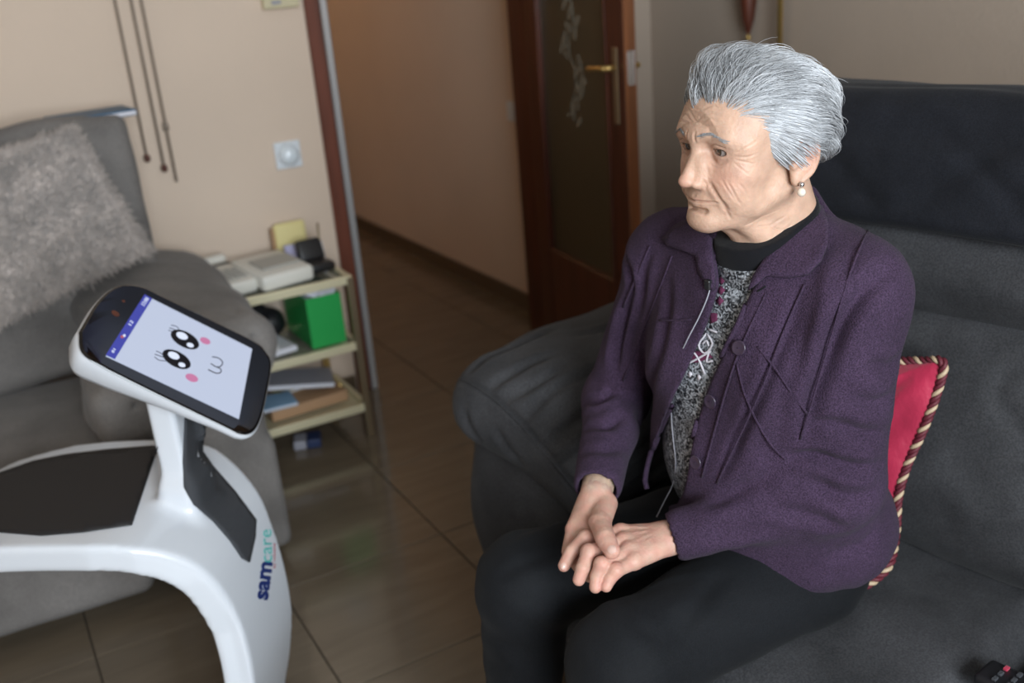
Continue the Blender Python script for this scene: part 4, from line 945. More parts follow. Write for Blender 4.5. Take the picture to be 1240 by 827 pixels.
# her left thumb lies under the palm
chain(Hl, [PZ(785, 648, .640), PZ(765, 648, .634), PZ(748, 652, .628), PZ(732, 660, .624)], [.013, .0110, .0100, .009], .004)
V, Q = Hl.mesh(); N = Hl.normal(V); lines = []
for k in 'imrp':
    a = kn[k]; lines.append(([a+(wl-a)*.12+np.array([0, 0, .012]), a+(wl-a)*.6+np.array([0, 0, .015])], .0026, -.0007))
    b = PZ(*L_[k][1]); d = PZ(*L_[k][2])
    ax = (b-PZ(*L_[k][0])); ax /= np.linalg.norm(ax); sd = np.cross(ax, [0, 0, 1.])
    for q in (-.004, 0, .004): lines.append(([b+ax*q+sd*.006+np.array([0, 0, .0075]), b+ax*q+np.array([0, 0, .0105]), b+ax*q-sd*.006+np.array([0, 0, .0075])], .0007, .0004))
lines += [([PZ(790, 662, .668), PZ(775, 655, .672), PZ(763, 650, .672)], .0014, -.0007), ([PZ(788, 650, .668), PZ(774, 662, .672), PZ(766, 672, .668)], .0014, -.0007)]
V = fold(V, N, lines); hlV, hlF = V, Q; hlC = hand_color(V, [(PZ(*L_[k][j]), .010) for k in 'imrp' for j in (1, 3)])
Hr = Field(np.array([.55, .88, .53]), np.array([.86, 1.24, .78]), .0015)
C_ = lambda *a: [PZ(*q) for q in a]
chain(Hr, [wr_+(np.array([.855, 1.255, .735])-wr_)*.22, wr_, PZ(716, 622, .672)], [.024, .0230, .024], 0)
# palm side going down under the other hand
for q0, q1 in (((713, 612, .678), (694, 640, .655)), ((717, 615, .674), (701, 652, .645)), ((722, 618, .668), (710, 664, .636)), ((726, 620, .664), (720, 674, .630))): Hr.add(cone(PZ(*q0), PZ(*q1), .017, .0115), .010)
RRr = dict(i=[(694, 641, .652), (688, 668, .638), (702, 688, .624), (716, 696, .618)], m=[(701, 652, .642), (700, 682, .628), (714, 698, .618), (722, 700, .615)], r=[(710, 664, .634), (716, 692, .622), (724, 700, .612), (728, 698, .608)], p=[(720, 674, .628), (728, 694, .618), (732, 698, .612), (734, 694, .608)])
for k in 'imrp': chain(Hr, C_(*RRr[k]), [.0105, .0096, .0086, .0074], .003)
TH = C_((733, 610, .684), (727, 634, .683), (733, 652, .682), (741, 667, .676))
chain(Hr, TH, [.0178, .0146, .0142, .0114], .006); Hr.add(ell(TH[1], .0153), .004); Hr.add(ell(TH[2]*.6+TH[3]*.4, (.0120, .0120, .0098)), .004)
V, Q = Hr.mesh(); N = Hr.normal(V); lines = []
tx = TH[2]-TH[1]; tx /= np.linalg.norm(tx); sd = np.cross(tx, [0, 0, 1.])
for q in (-.006, -.002, .002): lines.append(([TH[2]+tx*q+sd*.008+np.array([0, 0, .009]), TH[2]+tx*q+np.array([0, 0, .0125]), TH[2]+tx*q-sd*.008+np.array([0, 0, .009])], .0008, .0005))
for q0, q1 in (((712, 618, .70), (697, 638, .672)), ((718, 620, .70), (707, 648, .665))): lines.append(([PZ(*q0), PZ(*q1)], .003, -.0012))
V = fold(V, N, lines); hrV, hrF = V, Q; hrC = hand_color(V, [(TH[3], .012), (PZ(*RRr['i'][0]), .012)])
# ---- the rest of her body (under the clothes), one rough figure
SLj, SRj = np.array([.958, .860, .980]), np.array([.900, 1.160, .985]); ELj, ERj = np.array([.950, .856, .712]), np.array([.855, 1.255, .735])
HLj, HRj = np.array([.985, .950, .525]), np.array([1.0, 1.10, .53]); KLj, KRj = np.array([.618, .925, .525]), np.array([.603, 1.160, .525]); ALj, ARj = np.array([.60, .93, .10]), np.array([.58, 1.17, .10])
B = Field((.40, .70, 0), (1.25, 1.40, 1.12), .010)
B.add(ell((.955, 1.0, .90), (.09, .14, .16))); B.add(ell((.985, 1.0, .70), (.11, .14, .15)), .05); B.add(cone(HLj, HRj, .09), .05); B.add(cone(SLj, SRj, .045), .04)
B.add(cone((.93, 1.0, 1.0), (.925, .995, 1.06), .055, .05), .04)
for a, b, c, w in ((SLj, ELj, wl, 0), (SRj, ERj, wr_, 0)): B.add(cone(a, b, .042, .034), .03); B.add(cone(b, c, .034, .024), .01)
for a, b, c in ((HLj, KLj, ALj), (HRj, KRj, ARj)): B.add(cone(a, b, .075, .045), .03); B.add(cone(b, c, .045, .03), .02)
V, Q = B.mesh(); bodyV, bodyF, bodyC = V, Q, np.tile(np.array([.6, .385, .28]), (len(V), 1))
VV, FFs, CC, k = [], [], [], 0
for v, f, c in ((headV, headF, headC), (hlV, hlF, hlC), (hrV, hrF, hrC), (bodyV, bodyF, bodyC)): VV.append(v); FFs.append(f+k); CC.append(c); k += len(v)
bod = obj('body', np.concatenate(VV), np.concatenate(FFs), 'skin', per, col=np.concatenate(CC))
# nails
M['nail'] = mat('fingernail', (.66, .44, .37), .2, coat=.5)
def nail(p, ax, up, w, l):
    ax = ax/np.linalg.norm(ax); up = up-ax*np.dot(up, ax); up /= np.linalg.norm(up); sd = np.cross(ax, up); V = []; n = 7
    for j in range(6):
        t = j/5; ww = w*(1-.55*max(0, t-.6)**2*6)
        for i in range(n): s = (i/(n-1)-.5)*2; V.append(p+ax*(t-.5)*l+sd*s*ww+up*(.0013-.0022*s*s-.0012*(t-.4)**2*4))
    F = [[j*n+i, j*n+i+1, (j+1)*n+i+1, (j+1)*n+i] for j in range(5) for i in range(n-1)]; V = np.array(V); m = len(V); V = np.concatenate([V, V-up*.0012]); F = F+[[q+m for q in f[::-1]] for f in F]
    return obj('fingernail', V, F, 'nail', bod)
up = Hr.normal((TH[3]+np.array([-.004, -.006, .009]))[None])[0]; nail(Hr.hit(740.5, 664), TH[3]-TH[2], Hr.normal(Hr.hit(740.5, 664)[None])[0], .0058, .0125)
ti = [PZ(*q) for q in L_['i']]; pn = Hl.hit(682.5, 685); nail(pn, ti[3]-ti[2], Hl.normal(pn[None])[0], .0042, .009)
# ---- eyes
for s in (1, -1):
    Vv, Fv = [], []
    c0 = np.array([EX, s*EYy, EZ]); n1, n2 = 24, 28; gz = np.array([math.cos(math.radians(-9))*1.0, math.sin(math.radians(-9)), -.05]); gz /= np.linalg.norm(gz)
    a = np.cross(gz, [0, 0, 1.]); a /= np.linalg.norm(a); b = np.cross(a, gz); cols = []
    for i in range(n1+1):
        ph = math.pi*i/n1
        for j in range(n2):
            t = 2*math.pi*j/n2; d = gz*math.cos(ph)+(a*math.cos(t)+b*math.sin(t))*math.sin(ph); Vv.append(c0+d*ER); x = math.degrees(ph)
            cols.append((.006, .005, .005) if x < 11 else ((.075, .045, .025) if x < 26 else ((.03, .02, .015) if x < 31 else (.27, .235, .22))))
    Fv = [[i*n2+j, (i+1)*n2+j, (i+1)*n2+(j+1) % n2, i*n2+(j+1) % n2] for i in range(n1) for j in range(n2)]
    obj('eye', HW(np.array(Vv)), Fv, 'eye', per, col=np.array(cols))
for s in (1, -1):
    L = [np.array([EX, s*EYy, EZ])+(ER+.0024)*np.array([math.cos(a)*math.cos(.22*math.cos(a*1.9)), s*math.sin(a), .24*math.cos(a*1.7)]) for a in np.linspace(-.95, 1.05, 9)]
    tube('eyelashes', HW(smooth_path(L, 3)), .0007, 'blackp', per, 5)
# ---- hair
rs = np.random.RandomState(12)
EC, ERd = np.array([-.0045, 0, .043]), np.array([.0980, .0765, .0755])
def on_ell(P, h):
    d = (P-EC)/(ERd+h[:, None]); return EC+d/np.linalg.norm(d, axis=1)[:, None]*(ERd+h[:, None])
ZL = ([-.12, -.034, -.030, -.024, .002, .006, .027, .034, .045, .058, .070, .080, .10], [-.062, -.062, -.045, .022, .024, -.004, -.006, .020, .038, .056, .066, .071, .073])
def scalp(P):
    """where hair grows: above a line that runs from the nape, round the ear and over the forehead"""
    j = .004*np.sin(P[:, 1]*230)+.003*np.sin(P[:, 0]*310+1)
    return P[:, 2] > np.interp(P[:, 0], *ZL)+j
th0 = np.arccos(1-2*rs.rand(90000)); ph0 = 2*math.pi*rs.rand(90000)
P = EC+np.stack([np.sin(th0)*np.cos(ph0), np.sin(th0)*np.sin(ph0), np.cos(th0)], 1)*ERd
P = P[scalp(P)]; P = P[:26000]
n = len(P)
def smst(a, b, x): t = np.clip((x-a)/(b-a), 0, 1); return t*t*(3-2*t)
x, y, z = P.T; ay = np.abs(y)
topw = smst(.055, .105, z); frontw = smst(.01, .055, x)*topw; sidew = smst(.035, .062, ay)*(1-topw); backw = smst(-.02, -.08, x)
Lh = .046+.016*topw-.012*smst(-.01, -.06, z)*1.0+rs.normal(0, .006, n); Lh = np.where(x > .005, Lh, Lh*(1-.25*backw))
ovear = smst(.040, .058, ay)*smst(-.060, -.045, x)*smst(.045, .020, x)*smst(.085, .045, z)*(z > .010)
Hh = .007+.008*topw+.002*backw*(z > .02)+.017*frontw-.002*sidew*(x > .02)+.013*ovear; Lh = Lh+.012*ovear; Hh = Hh*rs.uniform(.25, 1.12, n)
seg = 9; pts = np.zeros((seg, n, 3)); pos = P.copy(); h = np.zeros(n)
ph = rs.normal(0, .16, n)
clump = (np.sin(P@np.array([95., 40, 60])+1.3*np.sin(P@np.array([30., -80, 50])))+.6*np.sin(P@np.array([60., 190, 140])+2*np.sin(P@np.array([120., 60, -90]))))*.45
Hh = Hh*(1+.35*clump)
for k in range(seg):
    t = k/(seg-1)
    hk = Hh*(np.sin(math.pi*min(t*.72+.02, 1))**.9)+.0006; pts[k] = on_ell(pos, hk)
    px_, py_, pz_ = pos.T
    D = np.stack([-1+0*px_, .10*np.sign(py_)*smst(.0, .03, np.abs(py_)), .1-1.15*smst(.01, -.085, px_)-.55*(1-topw)*smst(.04, .00, pz_)], 1)
    # the quiff: first up and a little forward and to her right, then swept back
    qf = frontw*(1-t*1.6).clip(0) if False else frontw*max(0., 1-t*1.5)
    D = D+np.stack([1.35*qf, -.55*qf, 1.0*qf], 1)
    # in front of and over the ear: back and down
    D[:, 2] -= .55*sidew*(px_ > -.015); D[:, 2] -= .5*smst(-.03, -.05, pz_)
    D += .30*np.stack([0*ph, ph+clump*.9, .6*ph+.4*clump], 1); 
    # behind the ears the ends turn forward
    D[:, 0] += 1.0*smst(.0, -.05, pz_)*smst(.03, .06, np.abs(py_))
    Nn = (pos-EC)/ERd**2; Nn /= np.linalg.norm(Nn, axis=1)[:, None]; D = D-Nn*(D*Nn).sum(1)[:, None]; D /= np.linalg.norm(D, axis=1)[:, None]+1e-9
    pos = on_ell(pos+D*(Lh/(seg-1))[:, None], np.zeros(n))
# stray lift at front tips
fl = (frontw*rs.rand(n)**2)[None, :, None]*np.linspace(0, 1, seg)[:, None, None]**1.5*np.array([.012, -.014, .008]); pts = pts+fl
pts += rs.normal(0, 1, (1, n, 3))*np.linspace(0, 1, seg)[:, None, None]**2*.0018
fly = rs.rand(n) < .02; pts[:, fly] += (np.linspace(0, 1, seg)[:, None, None]**1.5)*(rs.normal(0, .006, (1, fly.sum(), 3))+np.array([0, 0, .006]))
PW = HW(pts); rad = .00034*np.array([1, 1, 1, 1, .95, .9, .8, .6, .25])
T_ = np.gradient(PW, axis=0); T_ /= np.linalg.norm(T_, axis=2)[..., None]+1e-9; ref = np.array([.3, .5, .81]); U_ = np.cross(T_, ref); U_ /= np.linalg.norm(U_, axis=2)[..., None]+1e-9; W_ = np.cross(T_, U_)
ring = np.stack([PW+(U_*math.cos(a)+W_*math.sin(a))*rad[:, None, None] for a in (0, 2.094, 4.189)], 2)   # seg,n,3,3
HVv = ring.transpose(1, 0, 2, 3).reshape(-1, 3); base = (np.arange(n)*seg*3)[:, None, None, None]
kk = np.arange(seg-1)[None, :, None, None]*3; jj = np.arange(3)[None, None, :, None]; j2 = (jj+1) % 3
HFf = np.concatenate([base+kk+jj, base+kk+j2, base+kk+3+j2, base+kk+3+jj], 3).reshape(-1, 4)
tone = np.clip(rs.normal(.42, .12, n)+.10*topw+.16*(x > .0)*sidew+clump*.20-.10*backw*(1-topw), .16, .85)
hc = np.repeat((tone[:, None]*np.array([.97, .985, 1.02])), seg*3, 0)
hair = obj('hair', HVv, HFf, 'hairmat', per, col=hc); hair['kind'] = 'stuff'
# under-layer that closes the gaps
Fh = Field((-.13, -.11, -.10), (.12, .11, .17), .003)
Fh.add(ell(EC, ERd+.0035)); Fh.add(ell((-.045, 0, .03), (.062, .072, .075)), .02); Fh.add(ell((-.01, 0, .095), (.065, .052, .040)), .03)
X_ = Fh.d; g = [(Fh.lo[i]+np.arange(Fh.n[i])*Fh.h) for i in range(3)]; gx_, gy_, gz_ = np.meshgrid(*g, indexing='ij'); ya = np.abs(gy_)
Fh.add(ell((-.016, .076, .034), (.032, .014, .020)), .015); Fh.add(ell((-.016, -.076, .034), (.032, .014, .020)), .015); lim = np.maximum(np.interp(gx_, ZL[0], np.array(ZL[1])+.004)-gz_, np.where(gx_ > .055, .086-gz_, -1))
X_ = None; Fh.d = np.maximum(Fh.d, lim.astype(np.float32)); V, Q = Fh.mesh(); V = V+Fh.normal(V)*wrinkle(V, .0012, 90, 4)[:, None]
obj('hair_underlayer', HW(V), Q, 'haircap', hair)
# eyebrows: short grey hairs
bv = []
for s in (1, -1):
    for k in range(90):
        t = rs.rand(); a = np.array([.0925-.020*t**1.6, s*(.013+.034*t), .0365+.006*math.sin(t*3)-.005*t])+rs.normal(0, .0012, 3); d = np.array([-.30-.35*t, s*1.0, .35-.6*t]); d /= np.linalg.norm(d)
        xs_ = np.arange(.125, .03, -.0006); q_ = np.stack([xs_, np.full(len(xs_), a[1]), np.full(len(xs_), a[2])], 1); a = q_[int(np.argmax(Hd.sample(q_) < 0))]+np.array([.0009, 0, 0])
        bv.append(vtube([a, a+d*.004+np.array([.0006, 0, 0]), a+d*.0075], [.00036, .0003, .00015], 3, False))
V, Fq = cat(*bv); o = obj('eyebrows', HW(V), Fq, 'haircap', per); o['kind'] = 'stuff'
# earring
ep = HW(np.array([-.004, .0815, -.040])); V, Fq = vlathe([(.0056*math.sin(math.pi*max(.05, min(.95, q/10))), -.0056*math.cos(math.pi*q/10)) for q in range(11)], ep+np.array([0, -.002, -.006]), 16)
er = obj('earring', V, Fq, 'pearl', per); V, Fq = vlathe([(.0008, -.003), (.003, -.001), (.0034, .002), (.0008, .004)], ep+np.array([0, -.002, .003]), 12); obj('stud', V, Fq, 'silver', er)

# ---- clothes
tf = np.array([-.976, -.217, 0]); tl = np.array([.217, -.976, 0])          # torso forward, torso left
def TWp(f, l, z): return np.array([.945, 1.0, 0])+tf*f+tl*l+np.array([0, 0, z])
rotT = np.stack([tf, tl, np.array([0, 0, 1.])], 1)
S = Field((.66, .72, .50), (1.20, 1.32, 1.14), .004)
def torso(F, g):
    F.add(ell(TWp(.0, 0, .90), (.118+g, .165+g, .175+g), rotT)); F.add(ell(TWp(.000, 0, .72), (.140+g, .165+g, .17+g), rotT), .05); F.add(ell(TWp(-.055, 0, .60), (.125+g, .150+g, .10+g), rotT), .05)
    F.add(ell(TWp(.045, .07, .86), (.075+g, .075, .075), rotT), .05); F.add(ell(TWp(.045, -.07, .86), (.075+g, .075, .075), rotT), .05)
torso(S, -.004); S.add(cone(SLj, SRj, .05), .05)
SWF = S
# rib turtleneck
n0 = HW(np.array([-.018, 0, -.085])); n1_ = HW(np.array([-.045, 0, -.165]))
Nk = Field((-.14, -.10, -.24), (.10, .10, -.04), .003)
Nk.add(cone((-.020, 0, -.030), (-.052, 0, -.160), .0535, .0575)); Nk.add(cone((.010, 0, -.060), (-.010, 0, -.150), .0345, .044), .03); Nk.add(cone((-.01, 0, -.15), (-.05, 0, -.22), .06, .08), .03)
Nk.op((lambda x, y, z: (z+.118+.42*x+.10*abs(y))*.9, Nk.lo, Nk.lo+Nk.n*Nk.h), 0, 'and')
V, Q = Nk.mesh(); obj('turtleneck', HW(V), Q, 'black_knit', per)
Sk = Field((-.16, -.12, -.27), (.12, .12, -.06), .003)
Sk.add(cone((-.020, 0, -.030), (-.052, 0, -.160), .0565, .0605)); Sk.add(cone((.010, 0, -.060), (-.010, 0, -.150), .0375, .047), .03); Sk.add(cone((-.01, 0, -.15), (-.05, 0, -.24), .063, .09), .03)
Sk.op((lambda x, y, z: (z+.146+.42*x+.10*abs(y))*.9, Sk.lo, Sk.lo+Sk.n*Sk.h), 0, 'and'); Sk.op((lambda x, y, z: (-.262-z)+0*x+0*y, Sk.lo, Sk.lo+Sk.n*Sk.h), 0, 'and')
V, Q = cat((HW(Sk.mesh()[0]), Sk.mesh()[1]), S.mesh()); sweater = obj('sweater', V, Q, 'sweater', per)
# cardigan
h_ = .004; K_ = Field((.60, .66, .46), (1.24, 1.42, 1.16), h_)
torso(K_, .012)
K_.add(cone(SLj+np.array([0, 0, .003]), SRj+np.array([0, 0, .003]), .062), .05)
K_.add(cone(TWp(-.03, .03, 1.03), TWp(-.02, .13, 1.00), .045, .055), .04); K_.add(cone(TWp(-.03, -.03, 1.03), TWp(-.02, -.13, 1.00), .045, .055), .04)
# hem flaring over the hips
K_.add(ell(TWp(-.045, .0, .575), (.150, .168, .075), rotT), .05)
for (sh, el, w, s) in ((SLj, ELj, wl, 1), (SRj, ERj, wr_, -1)):
    cu = w+(el-w)*.10
    K_.add(cone(sh, el, .063, .051), .035); K_.add(ell(el, .051), .02); K_.add(cone(el, cu, .051, .036), .015)
# open cuffs
for el, w in ((ELj, wl), (ERj, wr_)):
    d = (w-el)/np.linalg.norm(w-el); c = w+(el-w)*.10
    def endcut(x, y, z, c=c+d*.016, d=d, w=w): q = -((x-c[0])*d[0]+(y-c[1])*d[1]+(z-c[2])*d[2]); r2 = np.sqrt((x-w[0])**2+(y-w[1])**2+(z-w[2])**2)-.062; return np.maximum(q, r2).astype(np.float32)
    K_.cut((endcut, w-.07, w+.07)); K_.cut(cone(w-d*.030, w+d*.05, .0275, .030))
KC = Field(K_.lo, K_.lo+(K_.n-1)*K_.h, K_.h); KC.d = K_.d.copy(); KC.n = K_.n
# front opening (a real gap through which the sweater shows)
OPEN = [(868, 290), (866, 318), (869, 345), (862, 372), (850, 405), (836, 440), (818, 478), (802, 512), (790, 545), (783, 575), (788, 598), (802, 616), (822, 612), (828, 592), (833, 560), (842, 520), (852, 485), (866, 450), (882, 415), (896, 385), (912, 352), (936, 310), (960, 268), (975, 240), (940, 215), (880, 230)]
g = [(K_.lo[i]+np.arange(K_.n[i])*K_.h) for i in range(3)]; G = np.stack(np.meshgrid(*g, indexing='ij'), -1)
near = np.abs(K_.d) < .03; fwd_ = (G-np.array([.945, 1.0, 0]))@tf; sel = near & (fwd_ > .0) & (G[..., 2] > .55)
pxs, pys = proj(G[sel]); sd = in_poly(pxs, pys, OPEN)/950.0; K_.d[sel] = np.maximum(K_.d[sel], -sd.astype(np.float32)+.000)
# hollow where the neck is
K_.cut(cone(n0, n1_+np.array([0, 0, -.03]), .064, .074), .004)
V, Q = K_.mesh(); N = K_.normal(V)
def kl(pix, w, d, nn=5): return (surf_line(K_, pix, 0, 1), w*1.0, d*1.45)
folds = [kl(((1085, 318), (1040, 360), (1008, 415), (985, 480), (972, 540)), .011, .0085), kl(((1072, 560), (1030, 566), (985, 552), (950, 556)), .009, .008),
    kl(((1080, 520), (1045, 525), (1005, 512), (975, 520)), .009, .006), kl(((1085, 470), (1060, 490), (1030, 478)), .009, .005), kl(((1060, 600), (1020, 600), (975, 580)), .010, .006), kl(((960, 565), (900, 590), (850, 612)), .010, .005),
    kl(((1030, 640), (980, 625), (930, 615)), .010, .005), kl(((950, 640), (900, 645), (850, 650)), .012, .003), kl(((1095, 430), (1075, 445), (1050, 440)), .009, .004),
    kl(((755, 300), (765, 340), (752, 400), (742, 450)), .008, .006), kl(((790, 300), (778, 350), (762, 410), (752, 470)), .008, .005), kl(((745, 470), (725, 485), (706, 490)), .008, .006), kl(((755, 500), (735, 515), (705, 520)), .009, .006), kl(((760, 540), (735, 545), (702, 550)), .010, .004),
    kl(((812, 330), (806, 390), (790, 450), (776, 520), (768, 580)), .010, .005), kl(((975, 345), (950, 410), (919, 481), (890, 540), (869, 590)), .008, .004), kl(((1008, 300), (1000, 360), (985, 430), (975, 500)), .012, -.004),
    kl(((960, 480), (940, 530), (930, 570)), .016, .004), kl(((1060, 640), (1045, 660), (1000, 672)), .010, .004), kl(((760, 350), (748, 410), (745, 460)), .008, .005)]
V = fold(V, N, folds); V = V+N*wrinkle(V, .0012, 26, 3)[:, None]
K_N = K_
card = obj('cardigan', V, Q, 'plum', per)
class KN(Field): pass
# seams and edge bands
def ridge(name, pix, r, off=.0, m='plum', n=6): Q = surf_line(K_, pix, off, n); return tube(name, Q, r, m, card, 6)
for q in (((893, 440), (903, 478), (920, 515), (936, 540), (952, 556)), ((918, 420), (940, 448), (960, 478), (977, 500)), ((975, 345), (950, 400), (925, 465), (895, 530), (869, 585)), ((928, 356), (908, 398), (890, 442), (870, 508), (851, 578)), ((1050, 281), (1030, 330), (1008, 403), (988, 470), (969, 531)), ((788, 298), (772, 335), (756, 372)), ((815, 310), (800, 350), (780, 400), (755, 460)), ((800, 388), (818, 388), (838, 387))): ridge('seam', q, .0016, .0018)
ridge('edge_band', ((868, 350), (862, 375), (850, 408), (836, 442), (818, 480), (802, 514), (789, 548), (782, 578), (784, 592)), .0042, .001); ridge('edge_band', ((908, 358), (896, 388), (881, 418), (865, 452), (851, 488), (841, 525), (832, 562), (827, 590), (820, 606)), .0036, .001)
for a, b in ((897, 421), (863, 485), (845, 559)):
    c = K_.hit(a, b); nn = K_.normal(c[None])[0]; V, Fq = vlathe([(.0095, 0), (.0105, .0015), (.0095, .0032), (.0075, .0026), (.006, .0022), (.001, .0022)], c+nn*.004, 20, nn); bt = obj('button', V, Fq, 'plum_dark', card)
    V, Fq = cat(*[vtube([c+nn*.0066+q, c+nn*.0066-q], .0006, 5) for q in (np.cross(nn, [0, 0, 1.])*.002,)]); obj('thread', V, Fq, 'plum', bt)
for q in (((918, 353), (928, 347)), ((857, 327), (860, 338))): ridge('buttonhole', q, .0012, .002, 'black_knit', 2)
# collar flaps
lf = lambda x, y: 0
patch('collar', KC, [(982, 240), (993, 252), (1002, 275), (1003, 300), (996, 318), (980, 334), (955, 338), (930, 335), (918, 345), (908, 352), (914, 335), (928, 314), (946, 288), (962, 264), (974, 246)], .0075, .0045, 'plum', card, 6)
patch('collar', KC, [(836, 270), (820, 276), (804, 292), (812, 300), (832, 306), (846, 312), (850, 332), (860, 346), (867, 352), (869, 335), (866, 312), (864, 290), (852, 280)], .0075, .0045, 'plum', card, 6)
chain_pts = [K_.hit(975, 240)+np.array([0.01, 0, .0]), n1_+np.array([.045, -.048, .028]), n1_+np.array([.062, .0, .032]), n1_+np.array([.04, .05, .028]), n1_+np.array([-.01, .065, .015])]
Fc = Field((.80, .84, 1.0), (1.10, 1.14, 1.20), .003); cp_ = smooth_path(chain_pts, 8)
for q in cp_: Fc.add(ell(q, (.008, .008, .016)), .01)
V, Q = Fc.mesh(); obj('collar_stand', V, Q, 'plum', card)
# fair isle marks on the sweater
def smark(name, poly, m): patch(name, SWF, poly, .0012, .001, m, sweater, 4)
KK = lambda x, y: (780+x/3.94, 250+y/3.94)
[smark('magenta_band', [KK(a_, b_-22), KK(a_+20, b_), KK(a_, b_+22), KK(a_-20, b_)], 'mag') for a_, b_ in ((385, 300), (372, 350), (368, 400), (362, 450))]; smark('magenta_band', [KK(310, 505), KK(350, 510), KK(350, 545), KK(318, 560)], 'mag'); smark('magenta_band', [KK(240, 690), KK(300, 690), KK(330, 720), KK(250, 745), KK(205, 740)], 'mag')
for q in (((300, 605), (262, 660), (292, 700), (328, 655), (302, 607)), ((200, 755), (262, 722), (320, 690)), ((235, 690), (262, 728), (292, 800)), ((310, 700), (300, 740), (330, 735)), ((310, 585), (350, 600)), ((280, 655), (300, 640), (310, 665))): tube('white_pattern', surf_line(SWF, [KK(*p) for p in q], .001, 3), .0016, 'white_mark', sweater, 5)
for c_ in ((220, 800), (263, 815), (190, 785)): smark('white_pattern', [KK(c_[0]-11, c_[1]), KK(c_[0], c_[1]-16), KK(c_[0]+11, c_[1]), KK(c_[0], c_[1]+16)], 'white_mark')
# clip microphone lead
mic = [(861, 345), (856, 362), (846, 385), (832, 412), (820, 440), (815, 470), (813, 500), (815, 530), (818, 560), (815, 585), (805, 606), (795, 626)]
P_ = [((K_ if i < 4 else SWF).hit(*p)) for i, p in enumerate(mic)]; P_ = [p+(CAM-p)/np.linalg.norm(CAM-p)*.006 for p in P_]; mc = tube('microphone_lead', smooth_path(P_, 5), .0009, 'greyp', per, 6)
c = K_.hit(862, 343); rbox('microphone_clip', (.010, .010, .014), c+tf*.006, 'blackp', mc, bevel=.002)
# trousers
Tr = Field((.44, .74, .05), (1.22, 1.34, .72), .006)
Tr.add(cone(HLj+np.array([0, 0, -.01]), HRj+np.array([0, 0, -.01]), .088)); Tr.add(ell((.99, 1.03, .55), (.11, .11, .08)), .05)
for a, b, c in ((HLj, KLj, ALj), (HRj, KRj, ARj)): Tr.add(cone(a, b+np.array([.02, 0, 0]), .088, .074), .03); Tr.add(ell(b, (.070, .072, .070)), .03); Tr.add(cone(b+np.array([.0, 0, -.02]), c+np.array([0, 0, .02]), .068, .056), .025)
V, Q = Tr.mesh(); N = Tr.normal(V)
tl_ = lambda pix, w, d: (surf_line(Tr, pix, 0, 1), w, d)
V = fold(V, N, [tl_(((700, 770), (740, 730), (800, 705), (880, 690)), .008, -.002), tl_(((880, 690), (840, 740), (800, 800)), .012, .004), tl_(((600, 700), (640, 680), (690, 660)), .010, .003), tl_(((610, 660), (650, 640), (690, 625)), .010, .003), tl_(((720, 730), (760, 745), (800, 780)), .010, .003)])
V = V+N*wrinkle(V, .0018, 20, 6)[:, None]; obj('trousers', V, Q, 'trouser', per)
# shoes
for a in (ALj, ARj):
    Fs = Field(a+np.array([-.24, -.07, -.11]), a+np.array([.08, .07, .05]), .006); Fs.add(ell(a+np.array([-.02, 0, -.055]), (.06, .038, .045))); Fs.add(ell(a+np.array([-.11, 0, -.072]), (.10, .042, .034)), .03); Fs.op((lambda x, y, z: (.004-z)+0*x+0*y, Fs.lo, Fs.lo+Fs.n*Fs.h), 0, 'and')
    V, Q = Fs.mesh(); obj('shoe', V, Q, 'blackp', per)

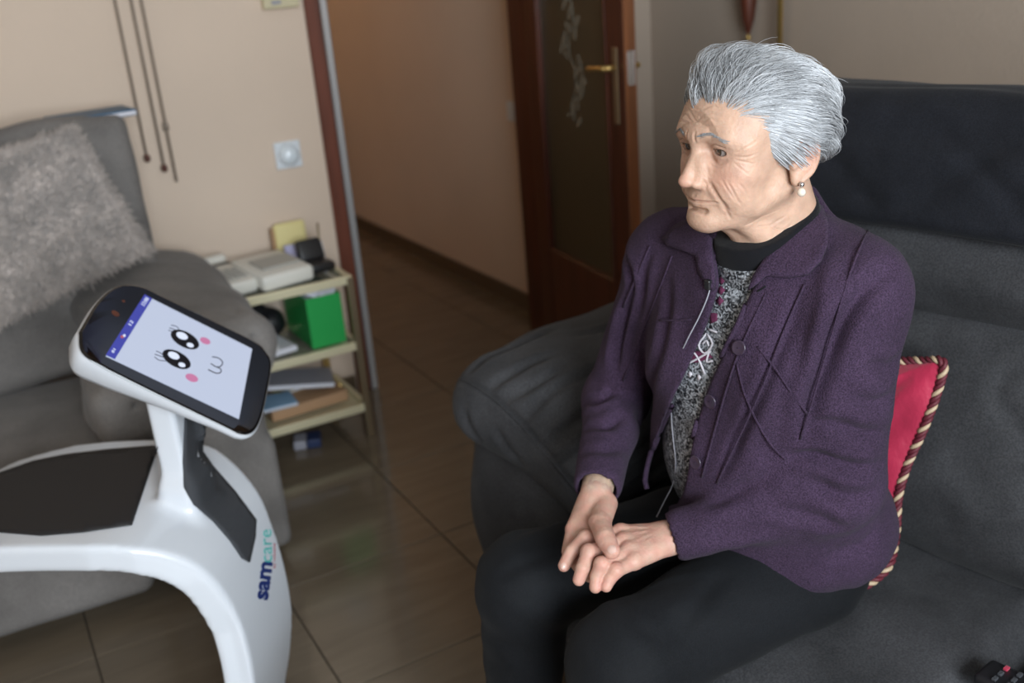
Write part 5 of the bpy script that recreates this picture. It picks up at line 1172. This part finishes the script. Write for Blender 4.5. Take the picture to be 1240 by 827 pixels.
# ------------------------------------------------------------------ red cushion behind her
rc = thing('red_cushion', SP(1.3, .78, .45), 'crimson satin cushion with twisted rope trim wedged behind the woman', 'cushion')
edge = [PV(1087, 437, 1.335), PV(1118, 437, 1.335), PV(1142, 439, 1.33), PV(1135, 475, 1.325), PV(1118, 520, 1.31), PV(1100, 560, 1.30), PV(1088, 600, 1.285), PV(1085, 645, 1.27), PV(1076, 685, 1.235), PV(1050, 708, 1.20), PV(1022, 722, 1.175)]
E_ = smooth_path(edge, 6); ne = len(E_); nw = 16; V = []; F = []
far = np.array([p+su*.17*(0 if i < 0 else 1)+sv*.02 for i, p in enumerate(E_)])
for side in (0, 1):
    for i, p in enumerate(E_):
        for j in range(nw):
            t = j/(nw-1); q = p*(1-t)+(p*.35+(SP(1.34, .93, .66)*.65))*t; b = math.sin(math.pi*min(t*.9, 1)*.5+0)**.7*math.sin(math.pi*(.04+.92*i/(ne-1)))**.4
            V.append(q+sv*(-.040*b+.010*b*math.sin(i*.55+1.5*math.sin(j*.5)) if side == 0 else .045*b)+np.array([0, 0, .0])+sv*.003*math.sin(i*.9+j*.35)*t*(1 if side == 0 else 0))
n_ = ne*nw
for side in (0, 1):
    for i in range(ne-1):
        for j in range(nw-1):
            q = [side*n_+i*nw+j, side*n_+i*nw+j+1, side*n_+(i+1)*nw+j+1, side*n_+(i+1)*nw+j]; F.append(q if side else q[::-1])
obj('satin_cover', V, F, 'red', rc)
def twist(path, r_off, r, strands, pitch, names):
    Pp = np.array(path); d = np.concatenate([[0], np.cumsum(np.linalg.norm(np.diff(Pp, axis=0), axis=1))]); m = int(d[-1]/.0016); s = np.linspace(0, d[-1], m); Pi = np.stack([np.interp(s, d, Pp[:, i]) for i in range(3)], 1)
    T = np.gradient(Pi, axis=0); T /= np.linalg.norm(T, axis=1)[:, None]; a = sv; U = np.cross(T, a); U /= np.linalg.norm(U, axis=1)[:, None]; W = np.cross(T, U)
    for k in range(strands):
        ang = 2*math.pi*(s/pitch+k/strands); tube('rope_strand', Pi+(U*np.cos(ang)[:, None]+W*np.sin(ang)[:, None])*r_off, r, names[k], rc, 6)
twist(E_, .0038, .0036, 3, .030, ('rope_g', 'rope_r', 'rope_r'))

# ------------------------------------------------------------------ remote control at the lower right
c = PZ(1228, 822, .475); rm = thing('remote_control', (c[0], c[1], .455), 'black remote control with rows of buttons at the lower right corner of the sofa', 'remote')
RZ = 8; Rr = rotm(0, 0, RZ); ax = Rr@np.array([0, 1, 0.]); c = np.array([c[0], c[1]-.055, .468])
V, F = vbox((.052, .19, .020), c, (0, 0, RZ), .007, 3); obj('housing', V, F, 'blackp', rm)
for i in range(3):
    for j in range(9):
        rbox('button_key', (.009, .006, .004), c+Rr@np.array([-.015+i*.015, -.075+j*.018, .0115]), 'red' if (i == 2 and j == 8) else 'grill', rm, rot=(0, 0, RZ), bevel=.001)
